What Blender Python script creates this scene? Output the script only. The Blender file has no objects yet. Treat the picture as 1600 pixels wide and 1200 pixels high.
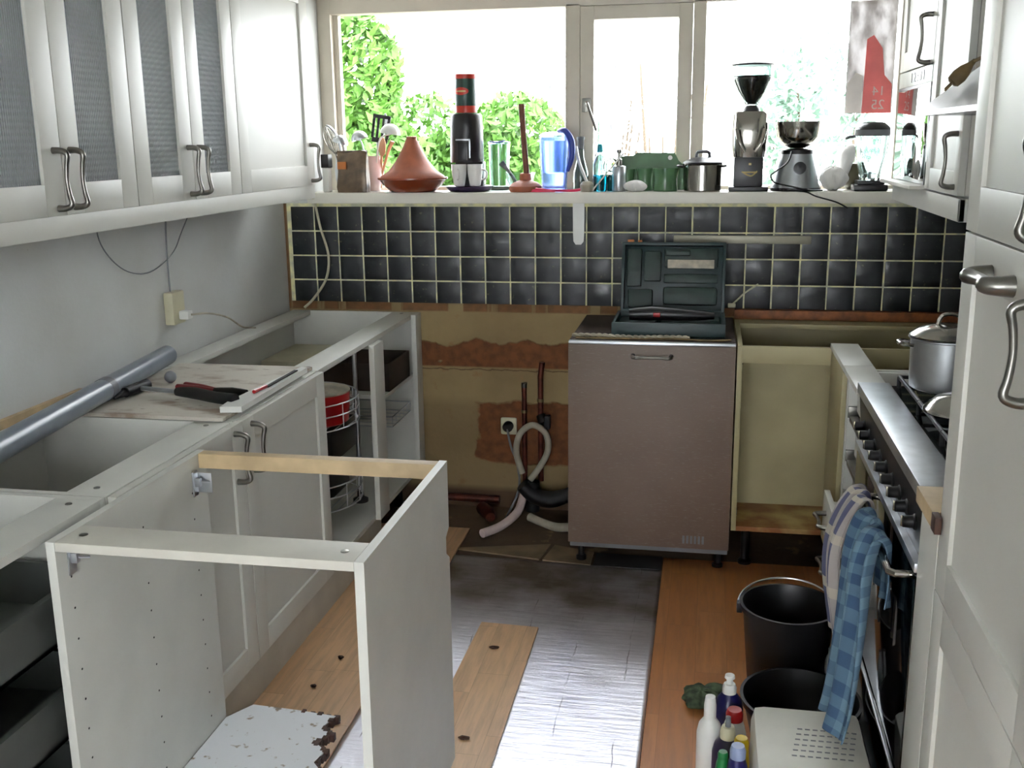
import bpy, bmesh, math, random
from mathutils import Vector, Matrix
random.seed(7)
C = bpy.context.scene
COL = C.collection
PI = math.pi

# ------------------------------------------------------------ camera, world, light, exposure
cam = bpy.data.objects.new('camera', bpy.data.cameras.new('camera')); COL.objects.link(cam)
_R = Vector((0.98299666, 0.18327065, -0.01137706)); _U = Vector((-0.03113547, 0.22741963, 0.97329898)); _F = Vector((-0.18096451, 0.95639541, -0.22925895))
cam.matrix_world = Matrix(((_R.x, _U.x, -_F.x, 0), (_R.y, _U.y, -_F.y, 0), (_R.z, _U.z, -_F.z, 1.5731), (0, 0, 0, 1)))
cam.data.sensor_width = 36; cam.data.lens = 1627.86 / 1600 * 36; cam.data.clip_start = .02
C.camera = cam
W = bpy.data.worlds.new('sky'); C.world = W; W.use_nodes = True
_bg = W.node_tree.nodes['Background']; _bg.inputs[0].default_value = (.93, .97, 1, 1); _bg.inputs[1].default_value = 9.0
def portal(loc, rot, sx, sy):
    l = bpy.data.lights.new('daylight_portal', 'AREA'); l.shape = 'RECTANGLE'; l.size = sx; l.size_y = sy; l.cycles.is_portal = True
    o = bpy.data.objects.new('daylight_portal', l); COL.objects.link(o); o.location = loc; o.rotation_euler = rot
portal((-.45, 4.52, 1.73), (-PI/2, 0, 0), 2.35, .75)
portal((-.4, -1.98, 1.3), (PI/2, 0, 0), 1.9, 1.5)
C.view_settings.view_transform = 'Standard'; C.view_settings.look = 'None'; C.view_settings.gamma = 1
C.view_settings.use_curve_mapping = False; C.view_settings.exposure = 0.6

# ------------------------------------------------------------ materials
def lin(c):
    r = []
    for v in c[:3]:
        v /= 255.; r.append(v/12.92 if v <= .04045 else ((v+.055)/1.055)**2.4)
    return (*r, 1)
class G:
    def __init__(s, name):
        s.m = bpy.data.materials.new(name); s.m.use_nodes = True; s.t = s.m.node_tree
        s.b = s.t.nodes['Principled BSDF']; s.co = s.t.nodes.new('ShaderNodeTexCoord')
    def put(s, sock, v):
        if isinstance(v, bpy.types.NodeSocket): s.t.links.new(v, sock)
        elif v is not None: sock.default_value = v
    def math(s, op, a, b=None, c=None):
        n = s.t.nodes.new('ShaderNodeMath'); n.operation = op
        for i, v in enumerate((a, b, c)): s.put(n.inputs[i], v)
        return n.outputs[0]
    def noise(s, scale, detail=3, rough=.5, vec=None, sc=None, dist=0):
        v = vec or s.co.outputs['Object']
        if sc:
            mp = s.t.nodes.new('ShaderNodeMapping'); s.put(mp.inputs[0], v); mp.inputs['Scale'].default_value = sc; v = mp.outputs[0]
        n = s.t.nodes.new('ShaderNodeTexNoise'); s.put(n.inputs['Vector'], v); n.inputs['Scale'].default_value = scale
        n.inputs['Detail'].default_value = detail; n.inputs['Roughness'].default_value = rough; n.inputs['Distortion'].default_value = dist
        return n.outputs[0]
    def ramp(s, v, a, b, lo=0., hi=1.):
        n = s.t.nodes.new('ShaderNodeMapRange'); s.put(n.inputs[0], v); n.inputs[1].default_value = a; n.inputs[2].default_value = b
        n.inputs[3].default_value = lo; n.inputs[4].default_value = hi; return n.outputs[0]
    def mix(s, f, a, b):
        n = s.t.nodes.new('ShaderNodeMix'); n.data_type = 'RGBA'; s.put(n.inputs[0], f); s.put(n.inputs[6], a); s.put(n.inputs[7], b); return n.outputs[2]
    def xyz(s, which='Object'):
        n = s.t.nodes.new('ShaderNodeSeparateXYZ'); s.put(n.inputs[0], s.co.outputs[which]); return n.outputs
    def comb(s, x, y, z):
        n = s.t.nodes.new('ShaderNodeCombineXYZ'); s.put(n.inputs[0], x); s.put(n.inputs[1], y); s.put(n.inputs[2], z); return n.outputs[0]
    def wn(s, vec):
        n = s.t.nodes.new('ShaderNodeTexWhiteNoise'); s.put(n.inputs[0], vec); return n.outputs[0]
    def bump(s, h, st=.3, d=.002):
        n = s.t.nodes.new('ShaderNodeBump'); s.put(n.inputs['Height'], h); n.inputs['Strength'].default_value = st; n.inputs['Distance'].default_value = d
        s.t.links.new(n.outputs[0], s.b.inputs['Normal'])
    def out(s, col, rough=.5, metal=0, **k):
        s.put(s.b.inputs['Base Color'], col); s.put(s.b.inputs['Roughness'], rough); s.put(s.b.inputs['Metallic'], metal)
        for a, v in k.items(): s.put(s.b.inputs[a.replace('_', ' ')], v)
        return s.m
def mat(name, c, rough=.5, metal=0, var=.06, scale=12, bump=0, bs=60, **k):
    g = G(name); c0 = lin(c)
    d = tuple(v*(1-var*2) for v in c0[:3]) + (1,)
    g.out(g.mix(g.ramp(g.noise(scale), .35, .65), c0, d), rough, metal, **k)
    if bump: g.bump(g.noise(bs, 4), bump)
    return g.m
def glass(name, c=(255,255,255), rough=0., ior=1.45, bumpy=None, thin=False):
    g = G(name); g.out(lin(c), rough, 0, Transmission_Weight=1., IOR=ior)
    return g
M = {}
M['white'] = mat('white_cabinet_foil', (206, 205, 197), .38, 0, .02, 6)
M['carcass'] = mat('white_melamine', (210, 210, 203), .45, 0, .05, 5, .05, 200)
M['edge'] = mat('edge_band', (206, 203, 192), .5, 0, .05, 9)
M['sill'] = mat('sill_paint', (228, 224, 212), .4, 0, .04, 7)
M['frame'] = mat('window_paint', (204, 196, 180), .45, 0, .04, 8)
M['pewter'] = mat('pewter_metal', (138, 136, 130), .32, 1, .1, 30)
M['steel'] = mat('brushed_steel', (196, 200, 204), .36, 1, .06, 20)
M['chrome'] = mat('chrome_metal', (168, 165, 158), .14, 1, .03, 10)
M['black'] = mat('black_plastic', (22, 22, 25), .35, 0, .1, 20)
M['blackmatt'] = mat('black_rubber', (20, 20, 20), .7, 0, .1, 20)
M['whitep'] = mat('white_plastic', (225, 225, 220), .35, 0, .03)
M['cream'] = mat('cream_plastic', (205, 200, 170), .45, 0, .05)
M['drawergrey'] = mat('drawer_grey', (84, 88, 84), .5, 0, .08)
M['pvc'] = mat('grey_pvc_pipe', (128, 136, 146), .28, 0, .08, 8)
M['ply'] = mat('pale_wood', (205, 180, 140), .55, 0, .12, 14)
M['terra'] = mat('terracotta_clay', (176, 100, 72), .55, 0, .15, 14, .15, 80)
M['terrag'] = mat('glazed_terracotta', (150, 66, 36), .25, 0, .15, 10)
M['red'] = mat('red_enamel', (170, 16, 24), .3, 0, .05)
M['darkred'] = mat('dark_red_plastic', (120, 16, 30), .35, 0, .05)
M['green'] = mat('green_enamel', (84, 122, 84), .25, 0, .15, 12)
M['dgreen'] = mat('dark_green_plastic', (40, 70, 62), .35, 0, .1)
M['teal'] = mat('teal_case_plastic', (14, 46, 46), .42, 0, .12, 12, .08, 60)
M['teal2'] = mat('teal_case_inlay', (38, 60, 52), .5, 0, .2, 20)
M['blue'] = mat('blue_plastic', (40, 62, 150), .35, 0, .05)
M['navy'] = mat('navy_plastic', (26, 24, 90), .3, 0, .08)
M['purple'] = mat('dark_purple_plastic', (42, 30, 62), .3, 0, .1)
M['copper'] = mat('tarnished_copper', (96, 46, 32), .45, .6, .25, 30)
M['greyp'] = mat('grey_plastic', (118, 120, 124), .5, 0, .1)
M['hose'] = mat('grey_hose', (168, 160, 142), .55, 0, .12, 20)
M['wood'] = mat('brown_wood', (128, 74, 44), .5, 0, .2, 12)
M['spoonwood'] = mat('wooden_spoon', (206, 160, 124), .6, 0, .1, 20)
M['yellow'] = mat('yellow_plastic', (224, 190, 30), .4)
M['foilbag'] = mat('brown_foil_bag', (112, 92, 70), .35, .2, .3, 30, .4, 25)
M['paper'] = mat('brown_paper_bag', (140, 88, 58), .7, 0, .25, 14, .5, 18)
M['cloth'] = mat('white_cloth', (222, 220, 216), .85, 0, .06, 10, .3, 40)
M['pink'] = mat('pink_white_ceramic', (226, 204, 200), .3, 0, .06, 9)
M['ceramic'] = mat('white_ceramic', (232, 230, 226), .2, 0, .03)
M['bean'] = mat('coffee_beans', (48, 34, 28), .5, 0, .4, 90, .8, 120)
M['darkbrown'] = mat('dark_end_grain', (70, 40, 24), .6, 0, .2, 40)
M['dust'] = mat('dusty_dark_board', (70, 52, 42), .7, 0, .3, 10, .2, 30)
M['leafgreen'] = mat('green_cloth', (86, 104, 74), .85, 0, .4, 40, .5, 40)
M['olive'] = mat('olive_ceramic', (96, 92, 70), .35, 0, .2)
M['orange'] = mat('orange_paper', (190, 110, 40), .5, 0, .1)
M['gglass'] = glass('clear_glass', (206, 220, 218), 0.04).m
M['pane'] = glass('window_pane_glass', (255, 255, 255), 0.0, 1.05).m
M['blueglass'] = glass('pale_blue_plastic', (186, 200, 250), .2, 1.25).m
M['tealliq'] = glass('teal_liquid', (10, 130, 160), .05, 1.33).m
M['ovenglass'] = mat('black_oven_glass', (10, 11, 13), .06, 0, .05)
M['iron'] = mat('cast_iron', (24, 24, 26), .55, .3, .1, 40)
M['knob'] = mat('knob_metal', (150, 145, 125), .25, 1, .1, 30)
M['brass'] = mat('dull_brass_plug', (128, 108, 70), .5, .1, .2, 30)
M['pipewhite'] = mat('dirty_white', (190, 182, 160), .5, 0, .2, 20)
M['metalstrip'] = mat('satin_grey_strip', (150, 146, 128), .4, .3, .05)
M['tilegrey'] = mat('dark_vinyl_piece', (52, 52, 54), .5, 0, .2, 12)
M['hardboard'] = mat('hardboard_piece', (140, 120, 94), .7, 0, .2, 8)
# reeded glass of the wall cabinets
g = glass('reeded_glass', (190, 208, 214), .12, 1.6); x = g.xyz()
g.bump(g.math('ADD', g.math('SINE', g.math('MULTIPLY', x[1], 800)), g.math('MULTIPLY', g.math('SINE', g.math('MULTIPLY', x[2], 420)), .7)), 1., .004); M['reeded'] = g.m; g.b.inputs['Transmission Weight'].default_value = .6; g.b.inputs['Base Color'].default_value = lin((236, 244, 250))
# wall paint
g = G('rough_wall_paint'); n = g.noise(2.2, 4); n2 = g.noise(45, 2)
g.out(g.mix(g.ramp(n2, .78, .86), g.mix(g.ramp(n, .35, .7), lin((206, 208, 206)), lin((192, 192, 186))), lin((140, 134, 124))), .7); g.bump(g.noise(70, 4), .25, .002); M['wall'] = g.m
M['ceil'] = mat('ceiling_paint', (225, 225, 220), .8)
# torn plaster below the tiles
g = G('torn_plaster'); x = g.xyz(); X_, Z_ = x[0], x[2]
rg = g.noise(5, 4, .5, vec=g.comb(X_, 0., 0.)); fine = g.noise(30, 4)
top = g.math('ADD', .735, g.math('MULTIPLY', g.math('SUBTRACT', rg, .5), .16))
band = g.math('MULTIPLY', g.ramp(g.math('SUBTRACT', top, Z_), -.004, .004), g.ramp(Z_, .622, .63))
band = g.math('MULTIPLY', band, g.ramp(g.noise(14, 3), .76, .72))
nx = g.math('ADD', X_, g.math('MULTIPLY', g.math('SUBTRACT', g.noise(7, 4), .5), .14)); nz = g.math('ADD', Z_, g.math('MULTIPLY', g.math('SUBTRACT', g.noise(6, 4), .5), .09))
low = g.math('MULTIPLY', g.math('MULTIPLY', g.ramp(nx, -.965, -.955), g.ramp(nz, .475, .465)), g.ramp(nz, .20, .21))
topl = g.math('MULTIPLY', g.ramp(Z_, .862, .868), g.ramp(g.noise(12, 3, vec=g.comb(X_, 0., 0.)), .42, .46))
base = g.mix(g.ramp(g.noise(2.5, 4), .35, .65), lin((160, 140, 100)), lin((134, 114, 80)))
base = g.mix(g.ramp(g.noise(16, 5), .62, .72), base, lin((146, 116, 78)))
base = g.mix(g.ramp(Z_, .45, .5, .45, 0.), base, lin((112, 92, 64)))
base = g.mix(g.math('MULTIPLY', g.ramp(g.math('ABSOLUTE', g.math('SUBTRACT', Z_, g.math('ADD', .605, g.math('MULTIPLY', g.noise(25, 3), .02)))), .004, .001), .8), base, lin((84, 60, 40)))
brown = g.mix(g.ramp(fine, .4, .65), lin((122, 74, 42)), lin((98, 58, 32)))
f = g.math('MAXIMUM', g.math('MAXIMUM', band, low), g.math('MULTIPLY', topl, .75))
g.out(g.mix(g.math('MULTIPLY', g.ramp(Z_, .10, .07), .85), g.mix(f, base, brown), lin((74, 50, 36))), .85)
g.bump(g.math('SUBTRACT', g.math('MULTIPLY', g.noise(40, 5), .4), f), .8, .006); M['plaster'] = g.m
# tiles
g = G('slate_tile'); x = g.xyz()
idx = g.comb(g.math('FLOOR', g.math('DIVIDE', g.math('ADD', x[0], 1.8577), .1055)), 0., g.math('FLOOR', g.math('DIVIDE', g.math('SUBTRACT', x[2], .8895), .1035)))
r = g.wn(idx)
c = g.mix(r, lin((10, 14, 18)), lin((26, 30, 34))); c = g.mix(g.ramp(g.noise(22, 4), .5, .75), c, lin((42, 45, 46)))
c = g.mix(g.ramp(g.noise(60, 4), .66, .72), c, lin((84, 84, 66)))
g.out(c, g.ramp(g.noise(18), .3, .7, .28, .55)); g.bump(g.noise(28, 4), .35, .003); M['tile'] = g.m
g = G('yellowed_grout'); g.out(g.mix(g.ramp(g.noise(25, 3), .4, .6), lin((232, 228, 176)), lin((196, 196, 170))), .8); g.bump(g.noise(90), .5); M['grout'] = g.m
# laminate
def lam(name, c1, c2, along='y', off=0):
    g = G(name); x = g.xyz(); u, v = (x[0], x[1]) if along == 'y' else (x[1], x[0])
    k = g.math('DIVIDE', g.math('ADD', u, off), .095); row = g.math('FLOOR', k)
    vv = g.math('ADD', v, g.math('MULTIPLY', g.wn(g.comb(row, 1., 0.)), 1.2)); kb = g.math('DIVIDE', vv, .42)
    rr = g.wn(g.comb(row, g.math('FLOOR', kb), 0.))
    gr = g.noise(6, 5, .6, vec=g.comb(g.math('MULTIPLY', u, 9), g.math('MULTIPLY', v, .9), rr))
    c = g.mix(rr, lin(c1), lin(c2)); c = g.mix(g.ramp(gr, .4, .75), c, lin(tuple(v*.84 for v in c1)))
    seam = g.math('LESS_THAN', g.math('FRACT', k), .014); seam2 = g.math('LESS_THAN', g.math('FRACT', kb), .004)
    c = g.mix(g.math('MULTIPLY', g.math('MAXIMUM', seam, seam2), .3), c, lin((70, 40, 24)))
    g.out(c, .36); return g.m
M['lamR'] = lam('laminate_floor', (204, 140, 88), (192, 126, 74))
M['lamP'] = lam('laminate_plank', (226, 186, 146), (214, 172, 130), off=.03)
# foil
g = G('silver_foil'); x = g.xyz()
gx = g.math('LESS_THAN', g.math('FRACT', g.math('DIVIDE', g.math('ADD', x[0], g.math('MULTIPLY', g.noise(6, 2), .03)), .17)), .02)
gy = g.math('LESS_THAN', g.math('FRACT', g.math('DIVIDE', g.math('ADD', x[1], g.math('MULTIPLY', g.noise(5, 2), .05)), .21)), .012)
crk = g.math('MULTIPLY', g.math('MAXIMUM', gx, gy), g.ramp(g.noise(7, 3), .5, .6))
dust_refl = g.math('MULTIPLY', g.ramp(g.math('ADD', x[1], g.math('MULTIPLY', g.math('SUBTRACT', g.noise(3, 4), .5), .35)), .65, 1.12), g.ramp(g.noise(5, 4), .35, .6, .75, 1.))  # dusty far end; the dark reflection of the tiled wall is painted in too
c = g.mix(g.math('MULTIPLY', crk, .7), lin((236, 236, 246)), lin((96, 96, 108))); c = g.mix(dust_refl, c, lin((92, 80, 66)))
g.out(c, g.math('ADD', g.ramp(g.noise(14, 4, .6, sc=(.5, 2, 1)), .35, .65, .28, .42), g.math('MULTIPLY', dust_refl, .1)), g.math('SUBTRACT', .95, g.math('MULTIPLY', dust_refl, .65)))
g.bump(g.math('ADD', g.noise(14, 5, .65, sc=(.4, 3.5, 1)), g.math('MULTIPLY', crk, -.4)), .42, .006); M['foil'] = g.m
g = G('bare_subfloor'); c = g.mix(g.ramp(g.noise(3, 5), .35, .65), lin((104, 84, 62)), lin((70, 56, 44))); c = g.mix(g.ramp(g.noise(9, 5), .62, .70), c, lin((150, 126, 88)))
g.out(c, .75); g.bump(g.noise(30, 5), .6, .004); M['subfloor'] = g.m
# dishwasher front
g = G('dishwasher_panel'); x = g.xyz(); c = g.mix(g.ramp(g.noise(2.2, 4), .35, .65), lin((120, 103, 90)), lin((104, 87, 74)))
c = g.mix(g.ramp(x[2], .75, .6, 0., .25), c, lin((112, 84, 70)))
c = g.mix(g.ramp(g.noise(50, 2, sc=(1, 1, 12)), .62, .72), c, lin((128, 116, 106))); g.out(c, .5); M['dish'] = g.m
# stained board (top of the cabinet, broken base)
g = G('stained_board'); c = g.mix(g.ramp(g.noise(5, 5, .6, sc=(1, 2.2, 1)), .5, .62), lin((196, 190, 178)), lin((150, 134, 118)))
c = g.mix(g.ramp(g.noise(18, 4, sc=(1, 3, 1)), .66, .72), c, lin((98, 78, 66))); g.out(c, .6); g.bump(g.noise(60), .3); M['stain'] = g.m
g = G('chipped_white_board'); c = g.mix(g.ramp(g.noise(34, 4), .62, .70), lin((226, 229, 234)), lin((150, 136, 120))); g.out(c, .5); g.bump(g.noise(20, 4), .25, .003); M['chip'] = g.m
g = G('rusty_carcass'); x = g.xyz(); c = g.mix(g.ramp(g.noise(6, 4), .4, .6), lin((232, 212, 150)), lin((216, 196, 136)))
st = g.math('MULTIPLY', g.ramp(g.noise(4, 4), .42, .58), g.ramp(x[2], .08, .02)); c = g.mix(st, c, lin((164, 92, 36))); g.out(c, .5); M['rust'] = g.m
g = G('yellowed_carcass'); g.out(g.mix(g.ramp(g.noise(3, 3), .35, .65), lin((172, 162, 122)), lin((152, 142, 104))), .5); M['ycarc'] = g.m
M['batten'] = mat('orange_brown_batten', (150, 88, 44), .6, 0, .25, 30)
def gingham(name, c0, c1, nu, nv):
    g = G(name); x = g.xyz('UV')
    su = g.math('GREATER_THAN', g.math('FRACT', g.math('MULTIPLY', x[0], nu)), .5); sv = g.math('GREATER_THAN', g.math('FRACT', g.math('MULTIPLY', x[1], nv)), .5)
    g.out(g.mix(g.math('MULTIPLY', g.math('ADD', su, sv), .5), lin(c0), lin(c1)), .9); g.bump(g.noise(300, 2), .3, .001); return g.m
M['ging'] = gingham('blue_checked_cloth', (104, 132, 150), (54, 80, 110), 6, 14)
g = G('striped_cloth'); x = g.xyz('UV')
s1 = g.math('GREATER_THAN', g.math('FRACT', g.math('MULTIPLY', x[0], 4.)), .62); s2 = g.math('GREATER_THAN', g.math('FRACT', g.math('MULTIPLY', x[1], 5.)), .8)
c = g.mix(s1, lin((172, 164, 160)), lin((84, 86, 112))); c = g.mix(g.math('MULTIPLY', s2, .8), c, lin((196, 188, 170))); g.out(c, .9); g.bump(g.noise(300, 2), .3, .001); M['stripe'] = g.m
def translucent(k, w=.6):
    t = M[k].node_tree; b = t.nodes['Principled BSDF']; o = t.nodes['Material Output']
    tr = t.nodes.new('ShaderNodeBsdfTranslucent'); mx = t.nodes.new('ShaderNodeMixShader'); mx.inputs[0].default_value = w
    src = b.inputs['Base Color']
    if src.links: t.links.new(src.links[0].from_socket, tr.inputs[0])
    else: tr.inputs[0].default_value = src.default_value
    t.links.new(b.outputs[0], mx.inputs[1]); t.links.new(tr.outputs[0], mx.inputs[2]); t.links.new(mx.outputs[0], o.inputs[0])
def leafmat(name, a, b):
    g = G(name); g.out(g.mix(g.noise(3, 2), lin(a), lin(b)), .6); return g.m
M['leafA'] = leafmat('leaf_bright', (96, 140, 50), (50, 92, 34)); M['leafB'] = leafmat('leaf_pale', (140, 164, 146), (104, 134, 118))
M['leafC'] = leafmat('leaf_grey', (140, 142, 146), (104, 106, 108)); M['leafO'] = leafmat('leaf_orange', (210, 140, 60), (190, 170, 60))
M['bark'] = mat('bark', (92, 80, 66), .8)
M['paving'] = mat('pale_paving', (200, 198, 190), .8)
g = G('flyer_paper'); x = g.xyz('UV')
g.out(g.mix(g.ramp(g.noise(3.2, 4, vec=g.co.outputs['UV']), .4, .6), lin((204, 202, 202)), lin((160, 156, 154))), .6, 0, Transmission_Weight=.0); M['flyer'] = g.m
M['flyred'] = mat('flyer_red_ink', (246, 158, 156), .6); M['flywhite'] = mat('flyer_white_ink', (240, 236, 232), .6)
for q in ('flyer', 'flyred', 'flywhite'): translucent(q, .5)
M['label'] = mat('paper_label', (200, 190, 170), .5, 0, .2, 30)

# ------------------------------------------------------------ mesh builder
class MB:
    def __init__(s): s.bm = bmesh.new(); s.uv = None
    def box(s, x0, x1, y0, y1, z0, z1, bev=0.0, T=None):
        vs = [s.bm.verts.new((x, y, z)) for x in (x0, x1) for y in (y0, y1) for z in (z0, z1)]
        F = [s.bm.faces.new([vs[i] for i in q]) for q in ((0,1,3,2), (4,6,7,5), (0,4,5,1), (2,3,7,6), (0,2,6,4), (1,5,7,3))]
        if bev:
            es = list({e for f in F for e in f.edges})
            r = bmesh.ops.bevel(s.bm, geom=es, offset=bev, segments=2, affect='EDGES', profile=.6)
            vs = list({v for f in r['faces'] for v in f.verts} | {v for v in vs if v.is_valid})
        if T: bmesh.ops.transform(s.bm, matrix=T, verts=vs)
        return s
    def rings(s, rings, cap=True, closed=True, cap1=None):
        R = [[s.bm.verts.new(p) for p in r] for r in rings]
        n = len(R[0])
        for a, b in zip(R, R[1:]):
            for i in range(n if closed else n-1):
                j = (i+1) % n
                try: s.bm.faces.new((a[i], a[j], b[j], b[i]))
                except ValueError: pass
        if cap: s.bm.faces.new(R[0][::-1])
        if (cap if cap1 is None else cap1): s.bm.faces.new(R[-1])
        return s
    def tube(s, pts, r, seg=10, smooth=0, flat=1.0):
        P = [Vector(p) for p in pts]; rr = r if isinstance(r, (list, tuple)) else [r]*len(P)
        if smooth:
            Q = []; q = []
            for i in range(len(P)-1):
                p0, p1, p2, p3 = P[max(i-1, 0)], P[i], P[i+1], P[min(i+2, len(P)-1)]
                for k in range(smooth):
                    t = k/smooth
                    Q.append(.5*((2*p1)+(p2-p0)*t+(2*p0-5*p1+4*p2-p3)*t*t+(3*p1-p0-3*p2+p3)*t**3)); q.append(rr[i]*(1-t)+rr[i+1]*t)
            Q.append(P[-1]); q.append(rr[-1]); P, rr = Q, q
        d = (P[1]-P[0]).normalized(); a = d.orthogonal().normalized(); out = []
        for i, p in enumerate(P):
            t = (P[min(i+1, len(P)-1)]-P[max(i-1, 0)]).normalized()
            a = (a-t*a.dot(t)); a = a.normalized() if a.length > 1e-6 else t.orthogonal().normalized(); b = t.cross(a)
            out.append([p+(a*math.cos(2*PI*k/seg)+b*math.sin(2*PI*k/seg)*flat)*rr[i] for k in range(seg)])
        return s.rings(out)
    def lathe(s, prof, c=(0, 0, 0), seg=36, T=None, sx=1, sy=1, wob=None):
        out = []
        for (r, z) in prof:
            r = max(r, 1e-4)
            out.append([Vector((c[0]+r*sx*math.cos(2*PI*k/seg), c[1]+r*sy*math.sin(2*PI*k/seg), c[2]+z)) for k in range(seg)])
        if T: out = [[T @ p for p in r_] for r_ in out]
        if wob: out = [[wob(p) for p in r_] for r_ in out]
        return s.rings(out)
    def prism(s, poly, d, z0=None):
        a = [Vector(p) for p in poly]; d = Vector(d)
        return s.rings([[p for p in a], [p+d for p in a]])
    def grid(s, fn, nu, nv):
        uvl = s.bm.loops.layers.uv.verify()
        V = [[s.bm.verts.new(fn(i/nu, j/nv)) for j in range(nv+1)] for i in range(nu+1)]
        for i in range(nu):
            for j in range(nv):
                f = s.bm.faces.new((V[i][j], V[i+1][j], V[i+1][j+1], V[i][j+1]))
                for l, (a, b) in zip(f.loops, ((i, j), (i+1, j), (i+1, j+1), (i, j+1))): l[uvl].uv = (a/nu, b/nv)
        return s
    def sph(s, c, r, sx=1, sy=1, sz=1, seg=20, n=10):
        return s.lathe([(r*math.sin(PI*k/n), -r*math.cos(PI*k/n)*sz) for k in range(n+1)], c, seg, None, sx, sy)
def root_of(o):
    while o.parent: o = o.parent
    return o
def part(name, m, mt, parent=None, solid=0, fix=True, origin=None):
    me = bpy.data.meshes.new(name)
    if fix: bmesh.ops.recalc_face_normals(m.bm, faces=m.bm.faces)
    off = Vector(root_of(parent).location) if parent else Vector(origin or (0, 0, 0))
    if off.length: bmesh.ops.translate(m.bm, vec=-off, verts=m.bm.verts)
    m.bm.to_mesh(me); m.bm.free()
    me.materials.append(M[mt] if isinstance(mt, str) else mt)
    for p in me.polygons: p.use_smooth = True
    me.set_sharp_from_angle(angle=math.radians(38))
    o = bpy.data.objects.new(name, me); COL.objects.link(o)
    if parent: o.parent = parent
    else: o.location = off
    if solid:
        md = o.modifiers.new('thick', 'SOLIDIFY'); md.thickness = solid; md.offset = 0
    return o
def tag(o, label, cat, group=None, kind=None):
    o['label'] = label; o['category'] = cat
    if group: o['group'] = group
    if kind: o['kind'] = kind
    return o
def thing(name, label, cat, loc=(0, 0, 0), group=None):
    o = bpy.data.objects.new(name, None); COL.objects.link(o); o.location = loc; o.empty_display_size = .05
    return tag(o, label, cat, group)
def one(name, m, mt, label, cat, origin, group=None, solid=0):
    return tag(part(name, m, mt, None, solid, origin=origin), label, cat, group)
def struct(name, m, mt, parent=None):
    o = part(name, m, mt, parent)
    if not parent: o['kind'] = 'structure'
    return o
def copy_tree(o, parent=None):
    c = o.copy(); COL.objects.link(c)
    if parent: c.parent = parent
    for ch in list(o.children): copy_tree(ch, c)
    return c
def rotz(a, c=(0, 0, 0)): return Matrix.Translation(c) @ Matrix.Rotation(a, 4, 'Z') @ Matrix.Translation(-Vector(c))
def text(name, body, size, mt, parent, M4, depth=.0006):
    cu = bpy.data.curves.new('t', 'FONT'); cu.body = body; cu.size = size; cu.align_x = 'CENTER'; cu.align_y = 'CENTER'; cu.extrude = depth
    to = bpy.data.objects.new('t', cu); me = bpy.data.meshes.new_from_object(to); bpy.data.objects.remove(to)
    me.transform(Matrix.Translation(-Vector(root_of(parent).location)) @ M4); me.materials.append(M[mt])
    o = bpy.data.objects.new(name, me); COL.objects.link(o); o.parent = parent; return o

XL, XR, D = -1.785, 1.05, 4.242
XF, XU, XC, XT = -1.19, -1.532, .422, .43
YW = 4.44

# ------------------------------------------------------------ room shell
struct('floor', MB().box(XL-.1, XR+.1, -2.1, D+.3, -.12, 0), 'subfloor')
fl = bpy.data.objects['floor']
m = MB()
m.box(-.13, XR, .4, 3.76, 0.0005, .009, .001); struct('laminate_flooring', m, 'lamR', fl)
m = MB(); m.box(XL, -.93, .4, 3.95, 0.0005, .009, .001); struct('laminate_flooring', m, 'lamP', fl)
struct('wall_left', MB().box(XL-.1, XL, -2.1, D+.3, 0, 2.65), 'wall')
struct('wall_right', MB().box(XR, XR+.1, -2.1, D+.3, 0, 2.65), 'wall')
struct('ceiling', MB().box(XL-.1, XR+.1, -2.1, D+.3, 2.6, 2.7), 'ceil')
m = MB(); m.box(XL, XR, -2.1, -2, 0, .55); m.box(XL, XR, -2.1, -2, 2.05, 2.6); m.box(XL, -1.35, -2.1, -2, .55, 2.05); m.box(.55, XR, -2.1, -2, .55, 2.05)
struct('wall_rear', m, 'wall')
m = MB(); m.box(-1.35, .55, -2.07, -2.03, .55, .62); m.box(-1.35, .55, -2.07, -2.03, 1.98, 2.05); m.box(-1.35, -1.28, -2.07, -2.03, .62, 1.98); m.box(.48, .55, -2.07, -2.03, .62, 1.98); m.box(-.44, -.36, -2.07, -2.03, .62, 1.98)
w2 = struct('window_2', m, 'frame'); struct('glass_pane', MB().box(-1.28, -.44, -2.052, -2.048, .62, 1.98), 'pane', w2); struct('glass_pane', MB().box(-.36, .48, -2.052, -2.048, .62, 1.98), 'pane', w2)
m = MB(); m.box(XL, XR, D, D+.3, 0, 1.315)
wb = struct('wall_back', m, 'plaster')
m = MB(); m.box(XL, -1.655, D, D+.3, 1.315, 2.6); m.box(.765, XR, D, D+.3, 1.315, 2.6); m.box(-1.655, .765, D, D+.3, 2.17, 2.6)
struct('upper_wall', m, 'wall', wb)
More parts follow.
